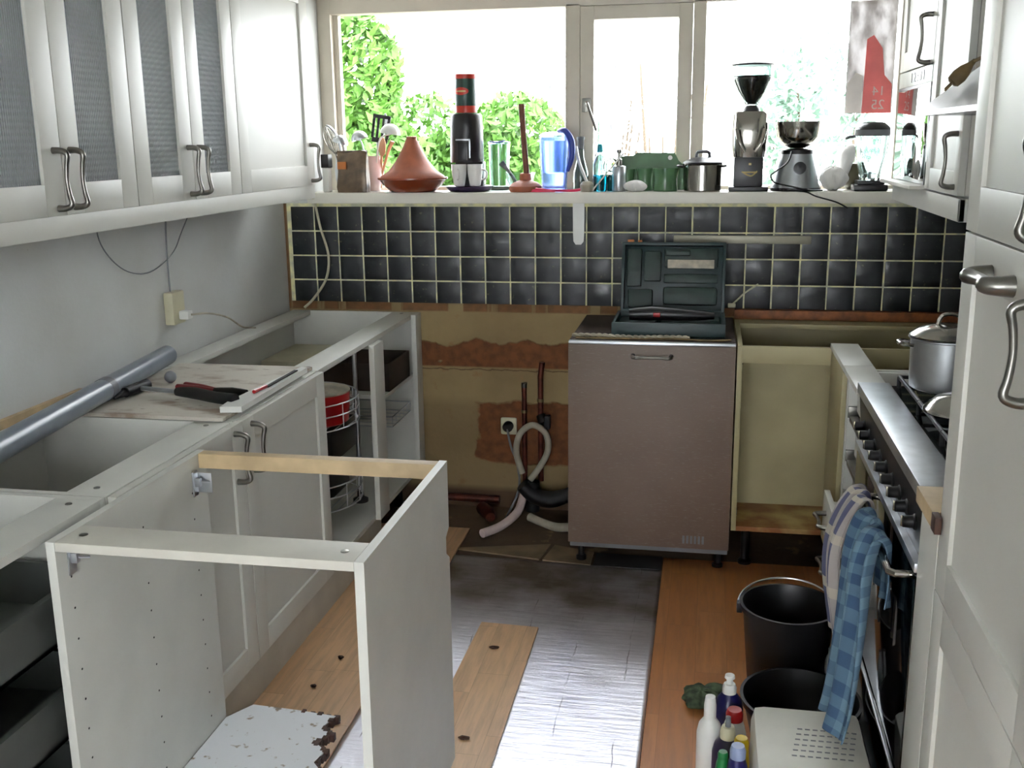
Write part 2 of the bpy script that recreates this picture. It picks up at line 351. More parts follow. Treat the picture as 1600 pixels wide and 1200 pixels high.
# tiled band with real grout joints
m = MB(); m.box(-1.768, XR, D-.0088, D+.001, .9, 1.316); struct('grout_bed', m, 'grout', wb)
m = MB(); px, pz = .1055, .1035
for i in range(28):
    for j in range(4):
        a = -1.8577+.0*i+px*i+px; x0, x1 = max(a+.003, -1.766), min(a+px-.003, XR-.001)
        if x1-x0 < .01: continue
        z0, z1 = .8895+pz*j+.003, .8895+pz*(j+1)-.003
        if j == 0: z0 = .9
        if j == 3: z1 = 1.302
        d = random.uniform(0, .0015); jx = random.uniform(-.0008, .0008)
        m.box(x0+jx, x1+jx, D-.0105-d, D-.004, z0, z1, .0012)
struct('slate_tiles', m, 'tile', wb)
struct('trim_1', MB().box(-1.655, .765, 4.185, 4.43, 1.318, 1.362, .003), 'sill')
bpy.data.objects['trim_1'].name = 'trim_1'
m = MB(); m.box(-1.655, -1.598, 4.41, 4.48, 1.362, 2.17, .003); m.box(.705, .765, 4.41, 4.48, 1.362, 2.17, .003); m.box(-1.6, .71, 4.41, 4.48, 2.09, 2.17, .003)
m.box(-1.6, .71, 4.41, 4.48, 1.362, 1.376, .002); m.box(-.597, -.537, 4.41, 4.48, 1.37, 2.1, .003); m.box(-.084, -.034, 4.41, 4.48, 1.37, 2.1, .003)
m.box(-1.598, -1.575, 4.445, 4.48, 1.376, 2.09, .002)
w1 = struct('window_1', m, 'frame')
m = MB(); m.box(-.535, -.479, 4.40, 4.46, 1.38, 2.088, .004); m.box(-.142, -.086, 4.40, 4.46, 1.38, 2.088, .004); m.box(-.48, -.14, 4.40, 4.46, 2.035, 2.088, .004); m.box(-.48, -.14, 4.40, 4.46, 1.38, 1.425, .004)
struct('casement', m, 'frame', w1)
for a, b, c, d in ((-1.576, -.597, 1.376, 2.09), (-.479, -.142, 1.425, 2.035), (-.034, .705, 1.376, 2.09)):
    struct('glass_pane', MB().box(a, b, 4.452, 4.456, c, d), 'pane', w1)
m = MB(); m.box(-.525, -.49, 4.385, 4.40, 1.675, 1.73, .002); m.tube([(-.505, 4.385, 1.71), (-.50, 4.36, 1.705), (-.475, 4.352, 1.64), (-.462, 4.352, 1.60)], [.007, .007, .006, .005], 8, 3)
struct('window_latch', m, 'pewter', w1)

# ------------------------------------------------------------ garden outside
struct('floor', MB().box(-14, 14, 4.7, 26, -.5, -.4), 'paving')
def bush(label, c, r, n, mt, size=.06, seed=0, cat='bush', gap=.0, group=None):
    rnd = random.Random(seed); t = thing('garden_shrub', label, cat, (c[0], c[1], -.4), group)
    bl = [(Vector((c[0]+rnd.uniform(-.7, .7)*r[0], c[1]+rnd.uniform(-.6, .6)*r[1], c[2]+rnd.uniform(-.75, .8)*r[2])), rnd.uniform(.25, .5)) for _ in range(14)]
    vs, fs = [], []
    for k in range(n):
        b, rr = rnd.choice(bl); d = Vector((rnd.gauss(0, 1), rnd.gauss(0, 1), rnd.gauss(0, 1))).normalized()*rnd.uniform(.55, 1)**.5
        p = b+Vector((d.x*r[0]*rr, d.y*r[1]*rr, d.z*r[2]*rr))
        if p.z < -.38: continue
        u = Vector((rnd.gauss(0, 1), rnd.gauss(0, 1), rnd.gauss(0, 1))).normalized(); w = u.orthogonal().normalized()
        s = size*rnd.uniform(.5, 1.2); i = len(vs)
        vs += [p-u*s, p+w*s*.45, p+u*s, p-w*s*.45]; fs.append((i, i+1, i+2, i+3))
    o = Vector(t.location); me = bpy.data.meshes.new('foliage'); me.from_pydata([v-o for v in vs], [], fs); me.materials.append(M[mt])
    f = bpy.data.objects.new('foliage', me); COL.objects.link(f); f.parent = t
    m = MB()
    for b, rr in bl[:9]:
        m.tube([(c[0]+rnd.uniform(-.05, .05), c[1], -.4), (c[0]*.5+b.x*.5, c[1]*.5+b.y*.5, (b.z-.4)*.45), b], [.03, .018, .008], 6, 3)
    part('stem', m, 'bark', t); return t
bush('tall bright green shrub at the left edge of the garden, behind the utensils', (-2.62, 7.0, 1.22), (.8, .5, 1.15), 16000, 'leafA', .055, 1)
bush('lower bright green shrub behind the terracotta tagine', (-2.15, 8.4, 1.08), (1.0, .5, 1.0), 16000, 'leafA', .05, 2)
bush('small orange and yellow flowering plant beside the black coffee machine', (-1.50, 6.6, .85), (.25, .3, .22), 700, 'leafO', .035, 3)
bush('sparse grey twiggy shrub seen between the plunger and the window post', (-.95, 9.6, 1.55), (.5, .4, .7), 700, 'leafC', .035, 4)
bush('thin grey branches seen through the narrow middle window', (-.35, 8.5, 1.5), (.5, .4, .8), 260, 'leafC', .03, 5)
bush('pale blue-green tree behind the coffee grinder and steel bowl', (.95, 9.2, 1.5), (.62, .5, .95), 1700, 'leafB', .06, 6, 'tree')

# ------------------------------------------------------------ cabinet helpers
def handle(parent, p, out, along, L=.136, mt='pewter', label=None, k=1):
    p, o, a = Vector(p), Vector(out), Vector(along)
    pts = [p-a*L/2+a*.0, p-a*L/2+o*.022+a*.001, p-a*L/2+o*.036+a*.010, p-a*L/4+o*.032+a*.0, p+o*.029, p+a*L/4+o*.032, p+a*L/2+o*.036-a*.010, p+a*L/2+o*.022-a*.001, p+a*L/2]
    m = MB(); m.tube(pts, [v*k for v in (.0085, .0075, .0068, .0058, .0052, .0058, .0068, .0075, .0085)], 10, 5)
    h = part('handle', m, mt, parent)
    if label: h['label'] = label
    return h
def shaker(parent, x, s, y0, y1, z0, z1, st=.065, th=.02, glass=False, panel='white'):
    """door in the plane x, facing s (+1 or -1)"""
    a, b = sorted((x, x-s*th)); g = .0016; y0 += g; y1 -= g; z0 += g; z1 -= g
    m = MB()
    m.box(a, b, y0, y0+st, z0, z1, .0015); m.box(a, b, y1-st, y1, z0, z1, .0015)
    m.box(a, b, y0+st, y1-st, z0, z0+st, .0015); m.box(a, b, y0+st, y1-st, z1-st, z1, .0015)
    if not glass:
        c, d = sorted((x-s*.008, x-s*(th-.003))); m.box(c, d, y0+st-.004, y1-st+.004, z0+st-.004, z1-st+.004)
    o = part('door', m, 'white', parent)
    if glass:
        c, d = sorted((x-s*.009, x-s*.013)); part('glass_panel', MB().box(c, d, y0+st-.004, y1-st+.004, z0+st-.004, z1-st+.004), 'reeded', o)
    return o
def legs(t, x0, x1, y0, y1, h):
    for x in (x0, x1):
        for y in (y0, y1): part('leg', MB().lathe([(.028, 0.0095), (.028, .02), (.018, .025), (.018, h-.02), (.03, h-.01), (.03, h)], (x, y, 0), 14), 'black', t)
TB = .86; BB = .165; th = .018
def base_left(y0, y1, label, back=True, front=True, rail=.10):
    t = thing('base_cabinet', label, 'cabinet', ((XL+XF)/2, (y0+y1)/2, 0), 'white base cabinets along the left wall'); t['group'] = 'base cabinets along the left wall'
    xb, xf = XL+.025, XF-.022
    for y in (y0, y1-th): part('side_panel', MB().box(xb, xf, y+.0005, y+th-.0005, BB, TB, .0008), 'carcass', t)
    part('back_panel', MB().box(xb-.006, xb, y0, y1, BB, TB), 'carcass', t)
    part('bottom_panel', MB().box(xb, xf, y0+th, y1-th, BB, BB+th), 'carcass', t)
    part('front_rail', MB().box(xf-rail, xf-.0005, y0+th, y1-th, TB-th, TB, .0008), 'carcass', t)
    for yy in (y0+.05, y1-.05): part('screw', MB().lathe([(.007, 0), (.007, .0015), (.003, .0015)], (xf-.05, yy, TB), 10), 'pewter', t)
    part('back_rail', MB().box(xb, xb+.08, y0+th, y1-th, TB-th, TB, .0008), 'carcass', t)
    legs(t, xb+.07, xf-.09, y0+.06, y1-.06, BB)
    return t
# U0 : drawers without fronts
U0 = base_left(1.255, 1.855, 'near white base cabinet with three dark open drawers and no fronts')
for k, z in enumerate((.62, .42, .20)):
    zz = z; m = MB(); hgt = .105
    m.box(XL+.05, XF-.03, 1.29, 1.302, zz, zz+hgt); m.box(XL+.05, XF-.03, 1.808, 1.82, zz, zz+hgt); m.box(XL+.05, XL+.062, 1.29, 1.82, zz, zz+hgt); m.box(XF-.045, XF-.03, 1.29, 1.82, zz, zz+hgt); m.box(XL+.05, XF-.03, 1.3, 1.81, zz, zz+.01)
    dr = part('drawer', m, 'drawergrey', U0)
    part('runner', MB().box(XL+.05, XF-.025, 1.274, 1.289, zz+.0, zz+.03).box(XL+.05, XF-.025, 1.821, 1.836, zz, zz+.03), 'black', dr)
    [part('front_clip', MB().box(XF-.03, XF-.02, q, q+.03, zz+hgt-.02, zz+hgt+.012, .002), 'whitep', dr) for q in (1.36, 1.7)]
def crumple(c, rx, ry, rz, seed, n=18):
    rnd = random.Random(seed); ph = [rnd.uniform(0, 6.28) for _ in range(6)]
    def w(p):
        d = Vector(p)-Vector(c); a = math.atan2(d.y, d.x)
        k = 1+.10*math.sin(3*a+ph[0]+d.z*30)+.07*math.sin(7*a+ph[1]-d.z*50)+.05*math.sin(11*a+ph[2]+d.z*90)
        return Vector(c)+Vector((d.x*k, d.y*k, d.z*(1+.08*math.sin(5*a+ph[3]))))
    m = MB(); m.lathe([(math.sin(PI*k/n), -math.cos(PI*k/n)*rz) for k in range(n+1)], c, 40, None, rx, ry, w); return m
m = crumple((-1.50, 1.60, .260), .17, .17, .05, 3); one('folded_cloth', m, 'navy', 'dark blue cloth in the bottom open drawer at the lower left', 'cloth', (-1.45, 1.56, .21))
m = crumple((-1.29, 1.38, .245), .045, .06, .034, 4); one('red_bag', m, 'darkred', 'dark red bag in the bottom open drawer at the lower left corner', 'bag', (-1.28, 1.4, .21))
# U1 : door 1 mostly hidden, open top
U1 = base_left(1.857, 2.457, 'white base cabinet with open top holding a brown paper bag')
d = shaker(U1, XF, 1, 1.86, 2.470, .17, TB); handle(d, (XF, 2.418, .772), (1, 0, 0), (0, 0, 1), .13)
one('wall_batten', MB().box(XL+.001, XL+.017, 1.9, 2.66, .84, .882), 'ply', 'pale wooden batten fixed to the left wall beside the grey pipe', 'batten', (XL+.01, 2.3, .86))
m = MB()
part('shelf', MB().box(XL+.03, XF-.06, 1.876, 2.437, .50, .516), 'carcass', U1)
m = crumple((-1.42, 2.16, .62), .12, .1, .10, 9)
m.lathe([(.05, .06), (.035, .10), (.045, .135), (.05, .14), (.044, .135), (.03, .10)], (-1.40, 2.17, .62), 20, None, 1.4, .8)
one('paper_bag', m, 'paper', 'crumpled brown paper bag inside the open-topped cabinet at the left', 'bag', (-1.42, 2.16, .515))
# U2 : board on top, door 2
U2 = base_left(2.459, 3.065, 'white base cabinet covered by a stained board with tools on it')
d = shaker(U2, XF, 1, 2.472, 3.07, .17, TB); handle(d, (XF, 2.522, .772), (1, 0, 0), (0, 0, 1), .13)
one('stained_board', MB().box(XL+.1, XF-.04, 2.44, 3.075, TB+.0015, TB+.012, .002), 'stain', 'dirty stained white board lying on top of the left cabinet', 'board', (-1.5, 2.75, TB))
# U3 : corner, open
U3 = base_left(3.07, 4.232, 'white corner base cabinet with open front and wire carousel')
part('front_stile', MB().box(XF-.022, XF-.002, 3.585, 3.70, BB, TB-.02, .001), 'white', U3)
part('end_strip', MB().box(XF-.022, XF-.002, 4.15, 4.232, BB, TB, .001), 'carcass', U3)
# carousel of the corner cabinet
car = thing('carousel_rack', 'wire carousel rack on a metal pole in the corner cabinet', 'rack', (-1.40, 3.62, BB+th))
cx, cy = -1.32, 3.73
part('pole', MB().tube([(cx, cy, BB+th), (cx, cy, TB-.03)], .009, 12), 'steel', car)
part('foot', MB().lathe([(.03, 0), (.03, .012), (.014, .02), (.012, .05)], (cx, cy, BB+th), 18), 'black', car)
for z in (.585, .29):
    m = MB(); R_ = .222; c0 = (-1.45, 3.46)
    for zz in (z, z+.05, z+.09):
        m.tube([(c0[0]+R_*math.cos(a/24*2*PI), c0[1]+R_*math.sin(a/24*2*PI), zz) for a in range(25)], .0028, 6)
    for k in range(16):
        a = k/16*2*PI; m.tube([(c0[0]+R_*math.cos(a), c0[1]+R_*math.sin(a), z), (c0[0]+R_*math.cos(a), c0[1]+R_*math.sin(a), z+.09)], .002, 5)
    for k in range(-7, 8):
        h = math.sqrt(max(R_**2-(k*.03)**2, 0)); m.tube([(c0[0]+k*.03, c0[1]-h, z), (c0[0]+k*.03, c0[1]+h, z)], .002, 5)
    m.tube([(c0[0]+R_*.5, c0[1]+R_*.8, z), (cx, cy, z), (c0[0]+R_*.9, c0[1]+R_*.4, z)], .004, 6)
    part('wire_basket', m, 'steel', car)
pot = thing('red_pot', 'red enamel pot with a pale lid on the upper carousel shelf', 'pot', (-1.352, 3.42, .589))
part('pot_body', MB().lathe([(.09, .002), (.105, .01), (.11, .06), (.112, .115), (.108, .115), (.10, .02)], (-1.352, 3.42, .589), 36), 'red', pot)
part('lid', MB().lathe([(.114, .116), (.114, .121), (.08, .128), (.02, .134), (.001, .135)], (-1.352, 3.42, .589), 36), 'pipewhite', pot)
m = MB(); m.box(-1.50, -1.225, 3.86, 4.15, .60, .606, .001)
for a in ((-1.50, -1.494, 3.86, 4.15), (-1.231, -1.225, 3.86, 4.15), (-1.5, -1.225, 3.86, 3.866), (-1.5, -1.225, 4.144, 4.15)): m.box(*a, .606, .71, .001)
one('storage_bin', m, 'dust', 'dark brown bin seen behind the white post of the corner cabinet', 'bin', (-1.36, 4.0, .60))
m = MB()
for z in (.45, .49): m.tube([(-1.50, 3.88, z), (-1.225, 3.88, z), (-1.225, 4.14, z), (-1.50, 4.14, z), (-1.50, 3.88, z)], .003, 6)
for k in range(6): m.tube([(-1.225, 3.88+.052*k, .49), (-1.225, 3.88+.052*k, .45), (-1.50, 3.88+.052*k, .45)], .002, 5)
part('wire_shelf', m, 'steel', U3)
part('bin_shelf', MB().box(-1.73, -1.225, 3.80, 4.225, .585, .599), 'carcass', U3)
one('black_crate', MB().box(-1.60, -1.32, 3.36, 3.62, .296, .40, .01), 'black', 'black crate on the lower carousel shelf', 'crate', (-1.46, 3.5, .293))
one('black_crate', MB().box(-1.56, -1.30, 3.40, 3.66, .44, .56, .01).box(-1.5, -1.36, 3.46, 3.6, .2935+.107, .44), 'black', 'black box stacked below the red pot in the corner cabinet', 'crate', (-1.43, 3.53, .40))
one('white_box', MB().box(-1.745, -1.53, 3.82, 4.18, .60, .72, .006), 'cream', 'cream box inside the top of the corner cabinet', 'box', (-1.53, 3.88, .60))
one('plinth_board', MB().box(-1.252, -1.236, 1.3, 3.72, .0095, BB-.004, .001), 'edge', 'long white plinth board under the left base cabinets', 'plinth', (-1.244, 2.5, 0))

# detached open cabinet standing in front
ob = thing('cabinet_carcass', 'detached white cabinet frame without doors or worktop standing on the floor', 'cabinet', (-.87, 1.92, 0))
ya, yb = 1.610, 2.205; xa, xb_ = -1.183, -.570; zt = .86
def holes(m, x, s, ys, z0, z1, st=.032*2):
    for y in ys:
        z = z0
        while z < z1:
            m.lathe([(.0024, 0), (.0024, .0006)], (0, 0, 0), 8, Matrix.Translation((x, y, z)) @ Matrix.Rotation(s*PI/2, 4, 'Y')); z += st
lp = part('side_panel', MB().box(xa, xa+.018, ya, yb, .0095, zt, .001), 'carcass', ob)
m = MB(); holes(m, xa+.0178, 1, (ya+.04, ya+.30, yb-.075), .2, .78); part('shelf_pin_hole', m, 'blackmatt', lp)['kind'] = 'stuff'
prof = [(ya, .0095), (yb-.05, .0095), (yb-.05, .10), (yb, .10), (yb, .625), (yb-.028, .645), (yb-.028, .685), (yb, .70), (yb, zt), (ya, zt)]
rp = part('side_panel', MB().prism([(xb_-.018, y, z) for y, z in prof], (.018, 0, 0)), 'carcass', ob)
part('front_rail', MB().box(xa+.0185, xb_-.0185, ya, ya+.09, zt-.018, zt, .001), 'edge', ob)
part('back_rail', MB().box(xa+.0185, xb_-.0185, yb-.035, yb-.005, zt-.035, zt, .001), 'ply', ob)
for xx in (xa+.05, xb_-.05): part('screw', MB().lathe([(.008, 0), (.008, .001), (.004, .0015)], (xx, ya+.045, zt), 12), 'pewter', ob)
for (y, z) in ((ya+.045, .815), (yb-.06, .80)):
    m = MB(); m.box(xa+.0182, xa+.021, y-.012, y+.012, z-.035, z+.025, .001); m.box(xa+.021, xa+.034, y-.006, y+.006, z-.012, z+.008, .002); m.tube([(xa+.034, y, z), (xa+.05, y+.012, z-.004)], .003, 6)
    if y > 2: m.box(xa+.0182, xa+.055, y+.012, y+.014, z-.03, z+.018, .0005)
    part('hinge_plate', m, 'steel', ob)
# broken bottom board
poly = [(xa+.02, 1.62), (-.80, 1.62), (-.84, 1.75), (-.80, 1.83), (-.845, 1.92), (-.825, 2.0), (-.872, 2.05), (-.862, 2.10), (-.90, 2.13), (-.872, 2.17), (-.905, 2.20), (-.89, 2.25), (-1.0, 2.262), (-1.12, 2.268), (xa+.02, 2.20)]
bb = tag(thing('broken_board', 'broken white chipboard panel with a ragged edge lying inside the cabinet frame', 'board', (-1.0, 1.95, .0095)), 'broken white chipboard panel with a ragged edge lying inside the cabinet frame', 'board')
part('panel', MB().prism([(x, y, .137) for x, y in poly], (0, 0, .018)), 'chip', bb)
rnd = random.Random(5); m = MB()
for i in range(1, 12):
    (x0, y0), (x1, y1) = poly[i], poly[i+1]
    for k in range(5):
        t = k/5; m.box(x0+(x1-x0)*t-.006, x0+(x1-x0)*t+.004+rnd.uniform(0, .006), y0+(y1-y0)*t-.008, y0+(y1-y0)*t+.008, .1372, .1548+rnd.uniform(-.004, .002), .001)
part('ragged_edge', m, 'darkbrown', bb)
part('support_batten', MB().box(xa+.03, -.95, 1.7, 1.74, .0095, .137).box(xa+.03, -.95, 2.1, 2.14, .0095, .137), 'ply', bb)

# ------------------------------------------------------------ wall cabinets on the left
def wall_left_cab(y0, y1, label, doors, glass=True, shelf=True):
    t = thing('wall_cabinet', label, 'cabinet', ((XL+XU)/2, (y0+y1)/2, 1.40), 'wall cabinets on the left wall')
    xf = XU-.021
    for y in (y0, y1-th): part('side_panel', MB().box(XL+.002, xf, y+.0005, y+th-.0005, 1.405, 2.15), 'carcass', t)
    part('bottom_panel', MB().box(XL+.002, xf, y0+th, y1-th, 1.405, 1.423), 'carcass', t); part('top_panel', MB().box(XL+.002, xf, y0+th, y1-th, 2.132, 2.15), 'carcass', t)
    part('back_panel', MB().box(XL+.002, XL+.008, y0+th, y1-th, 1.423, 2.132), 'carcass', t)
    for z in (1.66, 1.89): part('shelf', MB().box(XL+.01, xf-.02, y0+th, y1-th, z, z+.016), 'carcass', t)
    for (a, b, hy) in doors:
        d = shaker(t, XU, 1, a, b, 1.403, 2.15, .075, glass=glass); handle(d, (XU, hy, 1.490), (1, 0, 0), (0, 0, 1), .136)
    return t
CA = wall_left_cab(1.985, 2.648, 'wall cabinet with two ribbed glass doors, nearest the camera on the left', ((1.985, 2.316, 2.285), (2.316, 2.648, 2.35)))
CB = wall_left_cab(2.650, 3.303, 'second wall cabinet with ribbed glass doors, beside the plain white door', ((2.650, 2.979, 2.948), (2.979, 3.303, 3.012)))
CC = wall_left_cab(3.305, 3.975, 'wall cabinet with a single plain white panel door near the window', ((3.305, 3.975, 3.937),), False)
one('light_rail', MB().box(XU-.022, XU-.004, 1.6, 3.975, 1.352, 1.4045, .002), 'white', 'long white light rail under the left wall cabinets', 'trim', (XU, 2.8, 1.35))
CZ = thing('wall_cabinet', 'wall cabinet cut off by the left edge of the photo', 'cabinet', (-1.66, 1.65, 1.40), 'wall cabinets on the left wall')
part('cabinet_body', MB().box(XL+.002, XU-.021, 1.35, 1.983, 1.405, 2.15), 'carcass', CZ); shaker(CZ, XU, 1, 1.35, 1.983, 1.403, 2.15, .075)
# crockery behind the glass
def stack(x, y, z, n, r, label, mt='ceramic'):
    for k in range(n):
        if k:
            c = b0.copy(); COL.objects.link(c); c.location = (x, y, z+.022*k); c['label'] = (('second', 'third', 'topmost')[k-1] if k < n-1 else 'topmost')+' bowl of the '+label
        else:
            o = one('bowl', MB().lathe([(r*.45, 0), (r*.5, .004), (r*.95, .045), (r, .055), (r*.93, .05), (r*.45, .012), (.001, .01)], (x, y, z), 28), mt, 'lowest bowl of the '+label, 'bowl', (x, y, z), 'crockery behind the ribbed glass'); b0 = o
M['tealc'] = mat('teal_ceramic', (70, 120, 120), .3); M['navyc'] = mat('dark_blue_ceramic', (50, 66, 100), .3)
stack(-1.66, 2.15, 1.4235, 4, .075, 'dark blue stack behind the nearest ribbed glass door', 'navyc')
stack(-1.66, 2.15, 1.6765, 4, .08, 'teal stack behind the nearest ribbed glass door', 'tealc')
stack(-1.66, 2.48, 1.6765, 3, .07, 'white stack behind the second ribbed glass door')
stack(-1.66, 2.80, 1.4235, 3, .075, 'grey stack behind the third ribbed glass door', 'greyp')
stack(-1.66, 3.14, 1.4235, 2, .07, 'white stack behind the fourth ribbed glass door')

# ------------------------------------------------------------ left wall socket and cables
sk = thing('wall_socket', 'cream double wall socket on the left wall with a cable plugged in', 'socket', (XL, 3.22, 1.03))
part('housing', MB().box(XL, XL+.035, 3.18, 3.26, .975, 1.085, .006), 'cream', sk)
part('plug', MB().box(XL+.035, XL+.07, 3.21, 3.245, .99, 1.02, .006), 'whitep', sk)
one('socket_cable', MB().tube([(XL+.07, 3.23, 1.005), (XL+.09, 3.32, .995), (XL+.07, 3.5, .95), (XL+.06, 3.64, .89), (XL+.06, 3.75, .868)], .0035, 8, 6), 'pipewhite', 'white cable running from the left wall socket down to the cabinet rail', 'cable', (XL+.06, 3.7, .865))
one('wall_cable', MB().tube([(XL+.012, 3.21, 1.085), (XL+.006, 3.22, 1.2), (XL+.006, 3.24, 1.34), (XL+.03, 3.28, 1.40)], .003, 8, 5), 'greyp', 'thin grey cable rising from the left wall socket to the wall cabinet', 'cable', (XL+.01, 3.21, 1.09))
one('loose_wire', MB().tube([(XL+.03, 2.78, 1.40), (XL+.012, 2.83, 1.28), (XL+.008, 2.95, 1.19), (XL+.008, 3.1, 1.165), (XL+.01, 3.25, 1.21), (XL+.01, 3.33, 1.28), (XL+.03, 3.42, 1.40)], .002, 6, 8), 'greyp', 'thin wire drooping in a loop under the left wall cabinets', 'wire', (XL+.01, 3.1, 1.17))
one('yellow_cable', MB().tube([(-1.60, 4.05, 1.405), (-1.63, 4.20, 1.33), (-1.615, 4.215, 1.22), (-1.585, 4.215, 1.10), (-1.60, 4.215, 1.0), (-1.66, 4.215, .915), (-1.70, 4.20, .875)], .0055, 8, 8), 'cream', 'pale yellow cable hanging in front of the dark tiles in the left corner', 'cable', (-1.6, 4.2, 1.0))
# pipe
pp = thing('drain_pipe', 'long grey plastic pipe lying across the left cabinets by the wall', 'pipe', (-1.66, 2.2, .90))
m = MB(); m.tube([(-1.40, 1.0, .915), (-1.708, 3.04, .905)], .031, 28)
part('pipe', m, 'pvc', pp); part('collar', MB().tube([(-1.634, 2.545, .907), (-1.640, 2.58, .907)], .0325, 28), 'greyp', pp)
# tools on the board
zb = TB+.0125
hm = thing('hammer', 'hammer with a dark head and black rubber grip lying on the stained board', 'hammer', (-1.45, 2.6, zb))
part('hammer_head', MB().tube([(-1.60, 2.60, zb+.018), (-1.59, 2.70, zb+.018)], [.015, .017], 14).tube([(-1.605, 2.55, zb+.012), (-1.60, 2.61, zb+.018)], [.004, .013], 10), 'iron', hm)
part('shaft', MB().tube([(-1.595, 2.655, zb+.018), (-1.45, 2.63, zb+.017)], .007, 10), 'steel', hm)
part('grip', MB().tube([(-1.46, 2.632, zb+.017), (-1.40, 2.615, zb+.019), (-1.32, 2.58, zb+.018), (-1.25, 2.56, zb+.018)], [.012, .017, .016, .017], 14, 4), 'blackmatt', hm)
one('cleaning_ball', MB().sph((-1.57, 2.80, zb+.018), .018), 'greyp', 'small grey ball beside the hammer head on the stained board', 'ball', (-1.57, 2.80, zb))
pl = thing('pliers', 'pliers with red handles lying behind the hammer grip', 'pliers', (-1.42, 2.68, zb))
part('handle_grip', MB().tube([(-1.50, 2.71, zb+.011), (-1.42, 2.685, zb+.012), (-1.37, 2.675, zb+.011)], [.009, .011, .008], 10, 4).tube([(-1.49, 2.74, zb+.011), (-1.42, 2.705, zb+.012), (-1.37, 2.685, zb+.011)], [.009, .011, .008], 10, 4), 'darkred', pl)
part('jaws', MB().tube([(-1.37, 2.68, zb+.011), (-1.31, 2.67, zb+.012), (-1.265, 2.665, zb+.012)], [.009, .013, .009], 10, 3), 'iron', pl)
one('plastic_profile', MB().prism([(-1.262, 2.49, zb), (-1.205, 2.50, zb), (-1.213, 2.99, zb), (-1.235, 3.0, zb), (-1.268, 2.56, zb)], (0, 0, .016)), 'whitep', 'white plastic profile lying along the front edge of the stained board', 'profile', (-1.235, 2.7, zb))
sd = thing('utility_knife', 'thin knife with a red handle lying on the white plastic profile', 'knife', (-1.225, 2.75, zb+.016))
part('handle_grip', MB().tube([(-1.232, 2.64, zb+.022), (-1.226, 2.71, zb+.022)], .0055, 8), 'red', sd)
part('blade', MB().box(-1.231, -1.219, 2.71, 2.93, zb+.018, zb+.021), 'iron', sd)

# ------------------------------------------------------------ dishwasher and drill case
yD = 3.64
dw = thing('dishwasher', 'freestanding dishwasher with a scuffed grey-brown front and bar handle', 'dishwasher', (-.187, 3.93, 0))
part('body', MB().box(-.478, .104, yD+.022, 4.20, .075, .852, .004), 'greyp', dw)
part('door_panel', MB().box(-.482, .107, yD, yD+.02, .10, .856, .002), 'dish', dw)
part('top_board', MB().box(-.480, .106, yD+.03, 4.20, .853, .868, .002), 'dust', dw)
part('top_trim', MB().box(-.481, .107, yD-.001, yD+.03, .857, .866, .002), 'steel', dw)
h = handle(dw, (-.183, yD, .818), (0, -1, 0), (1, 0, 0), .135); h['label'] = 'pewter bar handle'
for x in (-.44, .07):
    for y in (yD+.07, 4.12): part('foot', MB().lathe([(.02, 0.0005 if x < -.13 else .0095), (.02, .02), (.012, .025), (.012, .075)], (x, y, 0), 14), 'black', dw)
m = MB()
for k in range(6): m.box(-.06+k*.014, -.052+k*.014, yD-.0006, yD+.001, .12, .15)
part('vent_mark', m, 'greyp', dw)
z0 = .8685
m = MB(); pts1, pts2 = [], []
for k in range(90):
    t = k/89; x = -.475+t*.42; y = 3.70-.012*t+.01*math.sin(t*9); a = t*60
    pts1.append((x, y+.0045*math.cos(a), z0+.0085+.0035*math.sin(a))); pts2.append((x, y-.0045*math.cos(a), z0+.0085-.0035*math.sin(a)))
m.tube(pts1, .0045, 6); m.tube(pts2, .0045, 6)
one('twisted_rope', m, 'pipewhite', 'pale twisted rope lying along the front of the dishwasher top', 'rope', (-.3, 3.7, z0))
one('thin_cable', MB().tube([(-.46, 3.675, z0+.004), (-.25, 3.678, z0+.004), (-.1, 3.69, z0+.004), (.0, 3.672, z0+.004), (.09, 3.69, z0+.004)], .0038, 6, 6), 'brass', 'thin yellowish cable lying on the dishwasher top edge', 'cable', (-.1, 3.68, z0))
kc = thing('drill_case', 'open dark teal power tool case standing on the dishwasher', 'case', (-.11, 3.87, z0))
x0, x1 = -.335, .07
m = MB(); m.box(x0, x1, 3.715, 3.985, z0, z0+.008); m.box(x0, x1, 3.715, 3.727, z0, z0+.055, .004); m.box(x0, x1, 3.973, 3.985, z0, z0+.055, .004); m.box(x0, x0+.012, 3.72, 3.98, z0, z0+.055, .004); m.box(x1-.012, x1, 3.72, 3.98, z0, z0+.055, .004)
part('case_base', m, 'teal', kc)
m = MB(); m.box(x0+.015, x0+.15, 3.73, 3.97, z0+.01, z0+.036, .008); m.box(x0+.17, x1-.02, 3.73, 3.80, z0+.01, z0+.04, .01); m.box(x0+.17, x1-.02, 3.86, 3.97, z0+.01, z0+.044, .01)
part('tool_inlay', m, 'teal2', kc)
LT = Matrix.Translation((0, 3.985, z0+.05)) @ Matrix.Rotation(-.22, 4, 'X')
def lb(m, a, b, c, d, bev=.004, y0=-.0, y1=.012): return m.box(a, b, y0, y1, c, d, bev, LT)
m = MB(); lb(m, x0+.01, x1-.002, .0, .268, .004, .035, .045); lb(m, x0+.01, x0+.022, .0, .268); m_ = m
lb(m, x0+.01, x0+.022, 0, .268, .003, -.01, .045); lb(m, x1-.014, x1-.002, 0, .268, .003, -.01, .045); lb(m, x0+.01, x1-.002, .256, .268, .003, -.01, .045); lb(m, x0+.01, x1-.002, 0, .012, .003, -.01, .045)
lid = part('case_lid', m, 'teal', kc)
m = MB()
lb(m, x0+.03, x0+.085, .10, .245, .006, .006, .04); lb(m, x0+.095, x0+.16, .12, .235, .008, .0, .04); lb(m, x0+.035, x0+.13, .02, .09, .01, .008, .04)
